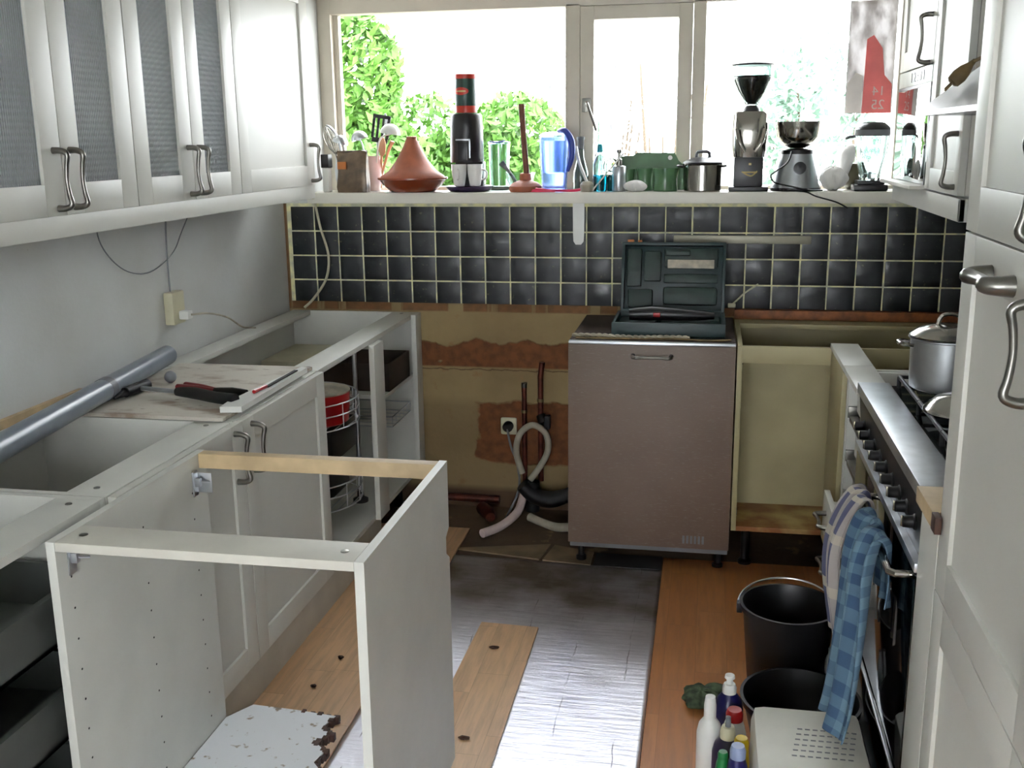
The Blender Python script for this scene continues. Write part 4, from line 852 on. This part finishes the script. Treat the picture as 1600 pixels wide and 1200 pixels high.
# coffee machine
cm = thing('coffee_machine', 'black pod coffee machine with a round top on the windowsill', 'coffee machine', (-.955, 4.30, SZ)); c = (-.955, 4.30, SZ)
part('drip_tray', MB().lathe([(.075, 0), (.085, .003), (.098, .016), (.101, .022), (.094, .022), (.001, .018)], (-.945, 4.292, SZ), 36), 'purple', cm)
part('body', MB().box(-1.015, -.895, 4.33, 4.395, SZ+.02, SZ+.12, .01).lathe([(.068, .117), (.070, .122), (.067, .26), (.064, .305), (.058, .312), (.001, .314)], c, 40), 'black', cm)
part('spout_frame', MB().box(-.985, -.925, 4.226, 4.234, SZ+.205, SZ+.211, .001).box(-.931, -.925, 4.226, 4.234, SZ+.135, SZ+.211, .001), 'steel', cm)
part('spout', MB().box(-.978, -.934, 4.20+.022, 4.24, SZ+.125, SZ+.20, .004), 'black', cm)
for i, x in enumerate((-.99, -.925)):
    cu = thing('coffee_cup', ('left' if i == 0 else 'right')+' white cup of the pair on the coffee machine tray', 'cup', (x, 4.235, SZ+.0225), 'cups on the coffee machine tray')
    part('cup_body', MB().lathe([(.018, 0), (.022, .003), (.030, .05), (.032, .088), (.029, .088), (.024, .02), (.001, .01)], (x, 4.24, SZ+.0225), 28), 'ceramic', cu)
    part('handle', MB().tube([(x+(.03 if i else .0), 4.24-(0 if i else .03), SZ+.09), (x+(.048 if i else .006), 4.24-(0 if i else .04), SZ+.08), (x+(.045 if i else .006), 4.24-(0 if i else .04), SZ+.055), (x+(.028 if i else 0), 4.24-(0 if i else .028), SZ+.05)], .004, 8, 4), 'ceramic', cu)
cn = thing('coffee_tin', 'red and black coffee tin standing on top of the coffee machine', 'tin', (-.955, 4.30, SZ+.3145)); c = (-.955, 4.30, SZ+.3145)
part('can', MB().lathe([(.043, 0), (.0445, .002), (.0445, .150), (.043, .152), (.001, .152)], c, 40), 'dgreen', cn)
M['tinred'] = mat('tin_red', (196, 52, 34), .35); M['goldp'] = mat('gold_print', (200, 180, 120), .4)
part('band', MB().lathe([(.0449, .001), (.0452, .003), (.0452, .027), (.0449, .028)], c, 40).lathe([(.0449, .134), (.0452, .136), (.0452, .151), (.0449, .1525)], c, 40), 'tinred', cn)
def curved(c, R_, a0, a1, h, zc, thick=.0008):
    out = []
    for k in range(25):
        t = -1+2*k/24; w = math.sqrt(max(1-t*t, .0)); a = (a0+a1)/2+(a1-a0)/2*t
        out.append(((c[0]+R_*math.cos(a), c[1]+R_*math.sin(a), c[2]+zc-h*w), (c[0]+R_*math.cos(a), c[1]+R_*math.sin(a), c[2]+zc+h*w)))
    m = MB(); V = [[m.bm.verts.new(p) for p in o] for o in out]
    for a, b in zip(V, V[1:]): m.bm.faces.new((a[0], b[0], b[1], a[1]))
    return m
part('oval_logo', curved(c, .0456, -PI/2-.75-.25, -PI/2+.75-.25, .015, .085), 'tinred', cn)
part('logo_script', curved(c, .0459, -PI/2-.5-.25, -PI/2+.5-.25, .0035, .085), 'goldp', cn)
# glass jar / tumbler, bowl
t = thing('storage_jar', 'tall clear glass jar with blue lid rim behind the coffee machine', 'jar', (-.825, 4.39, SZ)); c = (-.825, 4.39, SZ)
part('glass_body', MB().lathe([(.035, 0), (.04, .004), (.044, .15), (.044, .19), (.041, .19), (.040, .15), (.036, .008), (.001, .008)], c, 32), 'gglass', t); part('lid', MB().lathe([(.046, .19), (.047, .194), (.046, .198), (.03, .20), (.001, .2)], c, 32), 'blueglass', t)
part('lid_handle', MB().tube([(c[0]-.03, c[1]-.046, SZ+.20), (c[0], c[1]-.05, SZ+.196), (c[0]+.035, c[1]-.045, SZ+.203)], .003, 8, 4), 'blue', t)
lz('mixing_bowl', 'gglass', 'grey glass bowl behind the plunger on the windowsill', 'bowl', (-.742, 4.375, SZ), [(.03, 0), (.033, .003), (.055, .04), (.064, .072), (.061, .072), (.05, .04), (.03, .008), (.001, .008)])
one('serving_spoon', MB().tube([(-.742, 4.37, SZ+.012), (-.79, 4.365, SZ+.08), (-.82, 4.36, SZ+.115)], [.006, .008, .016], 10, 3, .4), 'greyp', 'dark grey spoon leaning out of the glass bowl', 'spoon', (-.75, 4.37, SZ+.01))
# plunger
pg = thing('plunger', 'red rubber plunger with a brown wooden handle standing on the sill', 'plunger', (-.72, 4.245, SZ)); c = (-.72, 4.245, SZ)
part('rubber_cup', MB().lathe([(.062, 0), (.066, .006), (.066, .022), (.05, .036), (.024, .046), (.022, .07), (.018, .074), (.001, .074)], c, 36), 'terra', pg)
part('handle_rod', MB().tube([(-.715, 4.245, SZ+.07), (-.727, 4.248, SZ+.22), (-.735, 4.25, SZ+.345)], [.012, .0115, .0125], 12), 'wood', pg)
# water filter jug
jg = thing('water_filter_jug', 'clear water filter jug with a blue handle on the windowsill', 'jug', (-.60, 4.28, SZ)); c = (-.605, 4.285, SZ)
part('jug_body', MB().lathe([(.044, 0), (.05, .004), (.056, .10), (.062, .215), (.059, .215), (.052, .1), (.044, .008), (.001, .008)], c, 36), 'blueglass', jg)
part('filter', MB().lathe([(.03, .07), (.046, .075), (.05, .12), (.055, .20), (.001, .20)], c, 30), 'blueglass', jg)
part('lid', MB().lathe([(.063, .215), (.063, .222), (.045, .232), (.001, .236)], c, 36), 'blueglass', jg)
part('grip', MB().tube([(c[0]+.02, c[1]-.02, SZ+.238), (c[0]+.05, c[1]-.045, SZ+.238), (c[0]+.075, c[1]-.05, SZ+.20), (c[0]+.078, c[1]-.05, SZ+.14), (c[0]+.06, c[1]-.045, SZ+.08)], [.008, .012, .014, .012, .007], 12, 4), 'blue', jg)
# bottles
c = (-.50, 4.36, SZ); t = thing('glass_bottle', 'clear glass bottle with grey stopper next to the filter jug', 'bottle', c)
part('bottle_body', MB().lathe([(.03, 0), (.032, .005), (.032, .07), (.016, .13), (.013, .17), (.011, .17), (.013, .13), (.028, .07), (.028, .01), (.001, .01)], c, 28), 'gglass', t); part('stopper', MB().lathe([(.013, .165), (.014, .20), (.017, .205), (.016, .215), (.001, .216)], c, 20), 'greyp', t)
c = (-.425, 4.385, SZ); t = thing('glass_bottle', 'tall slim clear bottle with long neck against the window post', 'bottle', c)
part('bottle_body', MB().lathe([(.026, 0), (.028, .005), (.028, .10), (.02, .14), (.011, .16), (.011, .285), (.0095, .285), (.009, .16), (.024, .1), (.024, .01), (.001, .01)], c, 28), 'gglass', t)
c = (-.452+.0, 4.32, SZ)
# dish brush, swatter
b = thing('dish_brush', 'white dish brush with round head and long handle on the sill', 'brush', (-.46, 4.22, SZ))
part('brush_head', MB().lathe([(.024, 0), (.028, .006), (.028, .028), (.018, .04), (.001, .042)], (-.475, 4.22, SZ), 26), 'pipewhite', b)
part('brush_handle', MB().tube([(-.475, 4.225, SZ+.036), (-.51, 4.26, SZ+.11), (-.53, 4.29, SZ+.175)], [.006, .006, .008], 8, 4), 'whitep', b)
M['hotpink'] = mat('pink_red_plastic', (226, 40, 84), .4)
one('fly_swatter', MB().tube([(-.68, 4.195, SZ+.012), (-.60, 4.198, SZ+.006), (-.53, 4.197, SZ+.006), (-.50, 4.2, SZ+.009)], [.006, .004, .005, .006], 8, 4).box(-.70, -.60, 4.19, 4.205, SZ+.0002, SZ+.011, .002), 'hotpink', 'flat pink-red plastic swatter lying along the sill front', 'swatter', (-.6, 4.2, SZ))
c = (-.425, 4.255, SZ); t = thing('detergent_bottle', 'clear bottle half full of teal liquid with a teal cap', 'bottle', c)
part('bottle_body', MB().lathe([(.026, 0), (.029, .004), (.029, .115), (.02, .135), (.010, .145), (.010, .160), (.0085, .160), (.018, .13), (.027, .11), (.027, .06)], c, 28), 'gglass', t); part('liquid', MB().lathe([(.0265, .002), (.0275, .006), (.0275, .065), (.001, .066)], c, 28), 'tealliq', t)
M['tealcap'] = mat('teal_cap', (20, 150, 170), .3); part('cap', MB().lathe([(.012, .155), (.012, .175), (.008, .185), (.001, .186)], c, 20), 'tealcap', t)
lz('soap_tub', 'tealliq', 'small teal bottle tucked beside the steel dispenser', 'bottle', (-.383, 4.275, SZ), [(.012, 0), (.014, .004), (.014, .055), (.008, .062), (.001, .063)])
c = (-.35, 4.245, SZ); t = thing('soap_dispenser', 'cylindrical steel soap dispenser beside the green enamel pans', 'dispenser', c)
part('canister', MB().lathe([(.026, 0), (.028, .004), (.028, .095), (.026, .099), (.012, .101), (.001, .102)], c, 30), 'steel', t); part('pump', MB().lathe([(.012, .10), (.012, .125), (.006, .13), (.006, .15), (.010, .153), (.010, .163), (.001, .165)], c, 20), 'pewter', t)
one('straw_stick', MB().tube([(-.455, 4.21, SZ+.004), (-.40, 4.215, SZ+.07), (-.33, 4.215, SZ+.15)], .003, 8), 'whitep', 'thin white stick leaning across the teal bottle', 'stick', (-.455, 4.21, SZ))
one('plastic_bag', crumple((-.375, 4.345, SZ+.10), .036, .026, .026, 31).lathe([(.016, 0), (.022, .003), (.022, .08), (.001, .085)], (-.375, 4.345, SZ), 20), 'gglass', 'crumpled clear plastic behind the teal bottle', 'plastic', (-.375, 4.345, SZ))
one('white_rag', crumple((-.285, 4.235, SZ+.021), .045, .03, .022, 33), 'cloth', 'crumpled white rag on the sill beside the steel dispenser', 'rag', (-.285, 4.235, SZ))
# green enamel
t = thing('roasting_tray', 'green enamel tray leaning upright against the window', 'tray', (-.25, 4.38, SZ))
pl_ = [(-.375, .0), (-.08, .0), (-.085, .09), (-.115, .118), (-.13, .148), (-.28, .150), (-.30, .138), (-.345, .135), (-.37, .12)]
m = MB(); TT = Matrix.Translation((0, 4.355, SZ)) @ Matrix.Rotation(-.12, 4, 'X'); m.prism([TT @ Vector((x, 0, z)) for x, z in pl_], (0, .012, 0)); part('tray_body', m, 'green', t)
part('hang_hole', MB().lathe([(.009, 0), (.009, .002)], (0, 0, 0), 16, Matrix.Translation((-.148, 4.367, SZ+.128)) @ Matrix.Rotation(PI/2, 4, 'X')), 'whitep', t)
def epot(c, r, h, label):
    t = thing('enamel_pot', label, 'pot', c)
    part('pot_body', MB().lathe([(r*.9, 0), (r*.93, .004), (r*.9, h*.25), (r*.86, h*.5), (r*.98, h*.9), (r*1.02, h), (r*.96, h), (r*.84, h*.5), (r*.86, .01), (.001, .01)], c, 36), 'green', t); return t
epot((-.170, 4.265, SZ+.0), .052, .09, 'round green enamel pot beside the steel pot with lid')
epot((-.248, 4.315, SZ+.0), .036, .088, 'green enamel pot half hidden behind the white rag')
epot((-.318, 4.33, SZ+.0), .03, .085, 'small green enamel cup behind the steel dispenser')
# steel pot w/ lid
c = (-.03, 4.27, SZ); t = thing('steel_pot', 'squat steel pot with a glass and black lid on the sill', 'pot', c)
part('pot_body', MB().lathe([(.07, 0), (.074, .004), (.076, .10), (.080, .103), (.076, .105), (.07, .01), (.001, .01)], c, 40), 'chrome', t)
l = part('lid', MB().lathe([(.079, .106), (.077, .112), (.045, .128), (.012, .132), (.001, .132)], c, 40), 'black', t); part('lid_knob', MB().tube([(c[0]-.025, c[1], SZ+.128), (c[0]-.02, c[1], SZ+.15), (c[0]+.02, c[1], SZ+.15), (c[0]+.025, c[1], SZ+.128)], .007, 8, 4), 'greyp', l)
part('side_handle', MB().tube([(c[0]-.074, c[1]-.02, SZ+.095), (c[0]-.095, c[1]-.015, SZ+.097), (c[0]-.095, c[1]+.015, SZ+.097), (c[0]-.074, c[1]+.02, SZ+.095)], .005, 8, 4), 'black', t); part('side_handle', MB().tube([(c[0]+.074, c[1]-.02, SZ+.095), (c[0]+.088, c[1]-.015, SZ+.097), (c[0]+.088, c[1]+.015, SZ+.097), (c[0]+.074, c[1]+.02, SZ+.095)], .005, 8, 4), 'black', t)
# coffee grinder
gx, gy = .145, 4.27; c = (gx, gy, SZ); t = thing('coffee_grinder', 'tall chrome coffee grinder with a bean hopper on the windowsill', 'grinder', c)
part('base', MB().box(gx-.078, gx+.072, gy-.06, gy+.09, SZ, SZ+.018, .004).box(gx-.06, gx+.05, gy-.05, gy+.08, SZ+.018, SZ+.13, .004), 'black', t)
def sq(hx, y0_, y1_, z, n=40):
    cy_ = (y0_+y1_)/2; hy = (y1_-y0_)/2; f_ = lambda v: math.copysign(abs(v)**.62, v)
    return [(gx-.003+hx*f_(math.cos(2*PI*k/n)), cy_+hy*f_(math.sin(2*PI*k/n)), z) for k in range(n)]
m = MB(); m.rings([sq(.062, gy-.045, gy+.08, SZ+.13), sq(.066, gy-.05, gy+.085, SZ+.16), sq(.069, gy-.055, gy+.085, SZ+.22), sq(.066, gy-.05, gy+.08, SZ+.295), sq(.060, gy-.045, gy+.075, SZ+.302)])
part('housing', m, 'chrome', t)
part('collar', MB().lathe([(.034, .30), (.030, .315), (.022, .325), (.001, .326)], c, 28), 'black', t)
part('portafilter_fork', MB().tube([(gx-.055, gy-.06, SZ+.235), (gx-.045, gy-.075, SZ+.19), (gx-.022, gy-.075, SZ+.15)], [.009, .008, .005], 10, 4).tube([(gx+.05, gy-.06, SZ+.235), (gx+.04, gy-.075, SZ+.19), (gx+.017, gy-.075, SZ+.15)], [.009, .008, .005], 10, 4), 'chrome', t)
hp = part('hopper', MB().lathe([(.022, .322), (.032, .34), (.058, .38), (.074, .42), (.077, .435), (.075, .435), (.072, .42), (.056, .38), (.03, .34), (.02, .33)], c, 36), 'gglass', t)
part('coffee_beans', MB().lathe([(.018, .331), (.029, .342), (.054, .381), (.070, .42), (.066, .430), (.001, .434)], c, 36), 'bean', t)['kind'] = 'stuff'
part('hopper_rim', MB().lathe([(.075, .434), (.075, .472), (.073, .472), (.073, .434)], c, 36), 'gglass', hp); part('hopper_lid', MB().lathe([(.080, .472), (.084, .477), (.070, .484), (.001, .487)], c, 36), 'black', hp)
part('emblem', MB().box(gx-.005, gx+.005, gy-.0515, gy-.05, SZ+.10, SZ+.108).tube([(gx-.03, gy-.051, SZ+.076), (gx-.01, gy-.0515, SZ+.064), (gx+.008, gy-.0515, SZ+.06), (gx+.028, gy-.051, SZ+.078)], .004, 6, 4, .3).tube([(gx-.028, gy-.051, SZ+.073), (gx+.028, gy-.051, SZ+.073)], .003, 6), 'goldp', t)
# kitchen machine with bowl
c = (.318, 4.29, SZ); t = thing('kitchen_scale', 'steel kitchen machine with round bowl and black knob on the sill', 'kitchen machine', c)
part('body', MB().lathe([(.092, 0), (.094, .012), (.086, .03), (.076, .09), (.066, .140), (.001, .142)], c, 40), 'steel', t)
part('top_ring', MB().lathe([(.064, .140), (.062, .155), (.045, .160), (.001, .162)], c, 36), 'black', t)
part('bowl', MB().lathe([(.03, .162), (.06, .175), (.082, .205), (.086, .245), (.088, .262), (.084, .262), (.080, .21), (.055, .18), (.001, .175)], c, 44), 'chrome', t)
part('base_ring', MB().lathe([(.096, 0), (.097, .012), (.09, .014)], c, 36), 'black', t)
part('dial_knob', MB().lathe([(.024, 0), (.023, .012), (.001, .014)], (0, 0, 0), 24, Matrix.Translation((.325, 4.211, SZ+.088)) @ Matrix.Rotation(PI/2-.1, 4, 'X')), 'black', t)
one('machine_cord', MB().tube([(.30, 4.215, SZ+.15), (.285, 4.19, SZ+.11), (.24, 4.19, SZ+.075), (.225, 4.195, SZ+.06), (.24, 4.19, SZ+.035), (.30, 4.19, SZ+.02), (.37, 4.192, SZ+.006), (.42, 4.195, SZ+.005)], .0032, 8, 6), 'black', 'black cord looping in front of the steel kitchen machine', 'cord', (.3, 4.19, SZ))
# white bag, olive bowl
m = crumple((.455, 4.30, SZ+.065), .035, .04, .066, 41); m2 = crumple((.485, 4.30, SZ+.125), .035, .03, .035, 42)
one('white_bag', crumple((.452, 4.30, SZ+.045), .052, .045, .045, 41, 26), 'cloth', 'crumpled white plastic bag between the steel machine and the blender', 'bag', (.46, 4.3, SZ))
one('white_tube', MB().tube([(.490, 4.365, SZ+.022), (.490, 4.36, SZ+.08), (.502, 4.34, SZ+.135), (.530, 4.335, SZ+.16)], [.022, .028, .032, .018], 16, 5), 'cloth', 'tall twisted white bag leaning toward the blender', 'bag', (.49, 4.345, SZ))
lz('olive_jar', 'olive', 'squat olive-brown jar behind the blender', 'jar', (.538, 4.365, SZ), [(.035, 0), (.045, .01), (.04, .06), (.02, .10), (.001, .105)])
# blender
c = (.585, 4.255, SZ); t = thing('blender', 'glass jug blender with a black lid at the right end of the sill', 'blender', c)
part('base', MB().box(c[0]-.062, c[0]+.062, c[1]-.055, c[1]+.055, SZ, SZ+.025, .006).box(c[0]-.05, c[0]+.05, c[1]-.045, c[1]+.045, SZ+.025, SZ+.04, .004), 'black', t)
m = MB(); R_ = []
def jr(r, z, n=64): return [Vector((c[0]+r*(1+.05*math.cos(8*a))*math.cos(a), c[1]+r*(1+.05*math.cos(8*a))*math.sin(a), c[2]+z)) for a in [2*PI*k/n for k in range(n)]]
m.rings([jr(.036, .04), jr(.040, .07), jr(.055, .13), (jr(.060, .19)), jr(.062, .21), jr(.059, .21), jr(.057, .19), jr(.051, .13), jr(.036, .07), jr(.03, .05)])
part('glass_jug', m, 'gglass', t)
part('jug_rim', MB().lathe([(.063, .205), (.065, .21), (.065, .228), (.06, .228)], c, 40), 'greyp', t); part('lid', MB().lathe([(.066, .228), (.062, .238), (.045, .252), (.035, .256), (.001, .257)], c, 36), 'black', t)
part('blade', MB().box(c[0]-.022, c[0]+.022, c[1]-.003, c[1]+.003, SZ+.062, SZ+.065).lathe([(.006, .045), (.006, .07)], c, 12), 'steel', t)
part('jug_handle', MB().tube([(c[0]-.06, c[1]-.0, SZ+.205), (c[0]-.09, c[1], SZ+.20), (c[0]-.092, c[1], SZ+.193)], .006, 8, 3), 'greyp', t)
# everything on the sill stands where its line of sight meets its own depth
for o in [o for o in COL.objects if not o.parent and 'category' in o and SZ-.01 <= o.location.z < SZ+.37 and o.location.y > 4.18 and -1.6 < o.location.x < .63]:
    o.location.x *= 1+(o.location.y-4.142)/4.142
# flyer taped to the window
fy = thing('window_flyer', 'printed flyer with a red band taped to the right window pane', 'flyer', (.615, 4.449, 1.85))
fm = MB(); fm.grid(lambda u, v: (.516+u*.178+.006*v*0, 4.4505-.001*math.sin(u*9), 1.655+.425*v), 12, 16); part('paper', fm, 'flyer', fy, .0004)
part('red_band', MB().prism([(.580, 4.4475, 1.655), (.690, 4.4475, 1.655), (.688, 4.4475, 1.765), (.658, 4.4475, 1.80), (.645, 4.4475, 1.90), (.610, 4.4475, 1.95), (.585, 4.4475, 1.935)], (0, -.0004, 0)), 'flyred', fy)
part('white_patch', MB().prism([(.518, 4.4475, 1.657), (.579, 4.4475, 1.657), (.576, 4.4475, 1.80), (.55, 4.4475, 1.81), (.52, 4.4475, 1.77)], (0, -.0004, 0)), 'flywhite', fy)
MT = lambda x, z: Matrix.Translation((x, 4.4465, z)) @ Matrix(((-1, 0, 0, 0), (0, 0, -1, 0), (0, 1, 0, 0), (0, 0, 0, 1)))
text('printed_text', '14', .05, 'flywhite', fy, MT(.640, 1.738)); text('printed_text', '25', .052, 'flywhite', fy, MT(.640, 1.686))

# ------------------------------------------------------------ towels
def towel(name, label, path, y0, y1, fold, mt, seed):
    rnd = random.Random(seed); ph = rnd.uniform(0, 6)
    P = [Vector(p) for p in path]; n = len(P)-1
    def f(u, v):
        t = v*n; i = min(int(t), n-1); k = t-i
        p0, p1, p2, p3 = P[max(i-1, 0)], P[i], P[i+1], P[min(i+2, n)]
        q = .5*((2*p1)+(p2-p0)*k+(2*p0-5*p1+4*p2-p3)*k*k+(3*p1-p0-3*p2+p3)*k**3)
        hw = y0(v) if callable(y0) else y0
        am = fold*(min(1, abs(v-.12)*3)+.15)
        s = (u-.5)*2
        return (q.x+am*math.sin(s*7+ph+v*1.5)+am*.4*math.sin(s*15+v*4), q.y+s*hw+am*.3*math.sin(s*9+v*3), q.z+am*.25*math.sin(s*11+ph))
    m = MB(); m.grid(f, 48, 60); return one(name, m, mt, label, 'towel', (P[2].x, P[2].y, P[2].z), None, .003)
rx, rz = XC-.034, .695
towel('tea_towel', 'grey and navy striped tea towel bunched over the oven rail', [(rx+.024, 2.50, .52), (rx+.020, 2.51, .64), (rx+.012, 2.52, rz+.02), (rx-.014, 2.52, rz+.028), (rx-.045, 2.53, .66), (rx-.062, 2.55, .58), (rx-.062, 2.55, .49), (rx-.05, 2.54, .41), (rx-.04, 2.53, .35)], lambda v: .062+.01*v, 0, .010, 'stripe', 1)
towel('tea_towel', 'blue checked tea towel hanging from the rail down to the white box', [(rx+.024, 2.30, .56), (rx+.020, 2.30, .64), (rx+.012, 2.30, rz+.02), (rx-.014, 2.30, rz+.028), (rx-.034, 2.29, .65), (rx-.042, 2.27, .57), (rx-.052, 2.25, .46), (rx-.066, 2.23, .35), (rx-.082, 2.21, .285)], lambda v: .085+.035*math.sin(v*2.6), 0, .014, 'ging', 2)

# ------------------------------------------------------------ buckets, box, bottles on the floor
FZ = .0095
def bucket(c, r0, r1, h, label, bail=True):
    t = thing('bucket', label, 'bucket', c)
    part('tub', MB().lathe([(r0, 0), (r0+.003, .004), (r1-.004, h-.02), (r1+.004, h-.018), (r1+.006, h), (r1-.002, h), (r1-.007, h-.02), (r0-.004, .008), (.001, .008)], c, 56), 'black', t)
    if bail:
        pts = []
        for k in range(21):
            a = PI*k/20; pts.append((c[0]-(r1+.010)*math.cos(a), c[1]+(r1+.012)*math.sin(a)*.96, c[2]+h-.012+.030*math.sin(a)))
        part('wire_handle', MB().tube(pts, .0028, 8), 'steel', t)
        part('handle_lug', MB().box(c[0]-r1-.014, c[0]-r1+.002, c[1]-.012, c[1]+.012, c[2]+h-.035, c[2]+h-.004, .003).box(c[0]+r1-.002, c[0]+r1+.014, c[1]-.012, c[1]+.012, c[2]+h-.035, c[2]+h-.004, .003), 'black', t)
    return t
bucket((.258, 2.85, FZ), .103, .131, .262, 'black bucket with a wire handle standing on the laminate floor')
bucket((.272, 2.54, FZ), .115, .148, .145, 'low black tub in front of the tall bucket, partly hidden by the white box', False)
bx = thing('plastic_box', 'off-white plastic appliance box with slotted vents on the floor', 'box', (.27, 2.10, FZ))
part('housing', MB().box(  .135, .385, 1.86, 2.325, FZ, .250, .03), 'cream', bx); M['boxw'] = mat('off_white_plastic', (206, 204, 192), .4, 0, .04); bx.children[0].data.materials[0] = M['boxw']
m = MB()
for i in range(8):
    for j in range(6): m.box(.215+i*.017+j*.004, .226+i*.017+j*.004, 2.11+j*.022, 2.1145+j*.022, .2492, .2505, 0)
part('vent_slots', m, 'greyp', bx)
for cx_, cy_, h_, l_ in ((.366, 2.716, .20, 'left grey canister squeezed between the buckets and the cooker'), (.399, 2.684, .215, 'right grey canister, closest to the cooker front beside the buckets')):
    one('spray_can', MB().lathe([(.014, 0), (.016, .004), (.016, h_*.8), (.012, h_*.88), (.009, h_*.9), (.009, h_), (.001, h_)], (cx_, cy_, FZ), 20), 'greyp', l_, 'canister', (cx_, cy_, FZ), 'grey canisters by the cooker')
def bottle(c, r, h, mt, capmt, label, capr, caph, neck=.0, name='bottle', label_mt=None, sy=1):
    t = thing(name, label, 'bottle', c)
    part('bottle_body', MB().lathe([(r*.92, 0), (r, .006), (r, h*.78), (r*.85, h*.9), (capr*.95, h), (.001, h)], c, 28, None, 1, sy), mt, t)
    part('cap', MB().lathe([(capr, h), (capr, h+caph*.6), (capr*.8, h+caph), (.001, h+caph)], c, 22), capmt, t)
    if label_mt: part('label', MB().lathe([(r+.0006, h*.25), (r+.0006, h*.7)], c, 28, None, 1, sy), label_mt, t)
    return t
bottle((.040, 2.335, FZ), .031, .185, 'whitep', 'whitep', 'white bottle with a tall narrow cap, leftmost of the floor bottles', .015, .055)
b = bottle((.088, 2.452, FZ), .036, .19, 'navy', 'whitep', 'navy blue bottle with a white push-pull cap beside the low tub', .018, .024)
part('nozzle', MB().lathe([(.008, .214), (.008, .228), (.013, .23), (.012, .238), (.001, .238)], (.088, 2.452, FZ), 16), 'whitep', b)
bottle((.100, 2.375, FZ), .030, .16, 'whitep', 'red', 'white bottle with a red screw cap beside the white box', .021, .028)
b = bottle((.082, 2.275, FZ), .036, .17, 'purple', 'cream', 'dark purple bottle with a cream nozzle cap in front of the red-capped bottle', .018, .03, label_mt=None)
part('nozzle', MB().lathe([(.007, .20), (.006, .225), (.001, .227)], (.082, 2.275, FZ), 14), 'greyp', b)
M['lblue'] = mat('light_blue_cap', (150, 165, 200), .3); M['gr2'] = mat('bright_green_plastic', (20, 120, 60), .4)
bottle((.102, 2.165, FZ), .026, .19, 'navy', 'lblue', 'dark bottle with a pale blue cap at the bottom edge of the photo', .018, .03)
bottle((.112, 2.222, FZ), .020, .185, 'yellow', 'yellow', 'yellow-capped bottle behind the pale blue cap', .017, .02)
bottle((.070, 2.190, FZ), .018, .17, 'gr2', 'gr2', 'green bottle at the bottom edge beside the pale blue cap', .012, .015)
one('cleaning_rag', crumple((.020, 2.72, FZ+.019), .055, .06, .019, 51).sph((.06, 2.76, FZ+.02), .03, 1.2, 1, .6), 'leafgreen', 'crumpled green and brown cloth on the floor behind the bottles', 'rag', (.02, 2.72, FZ))
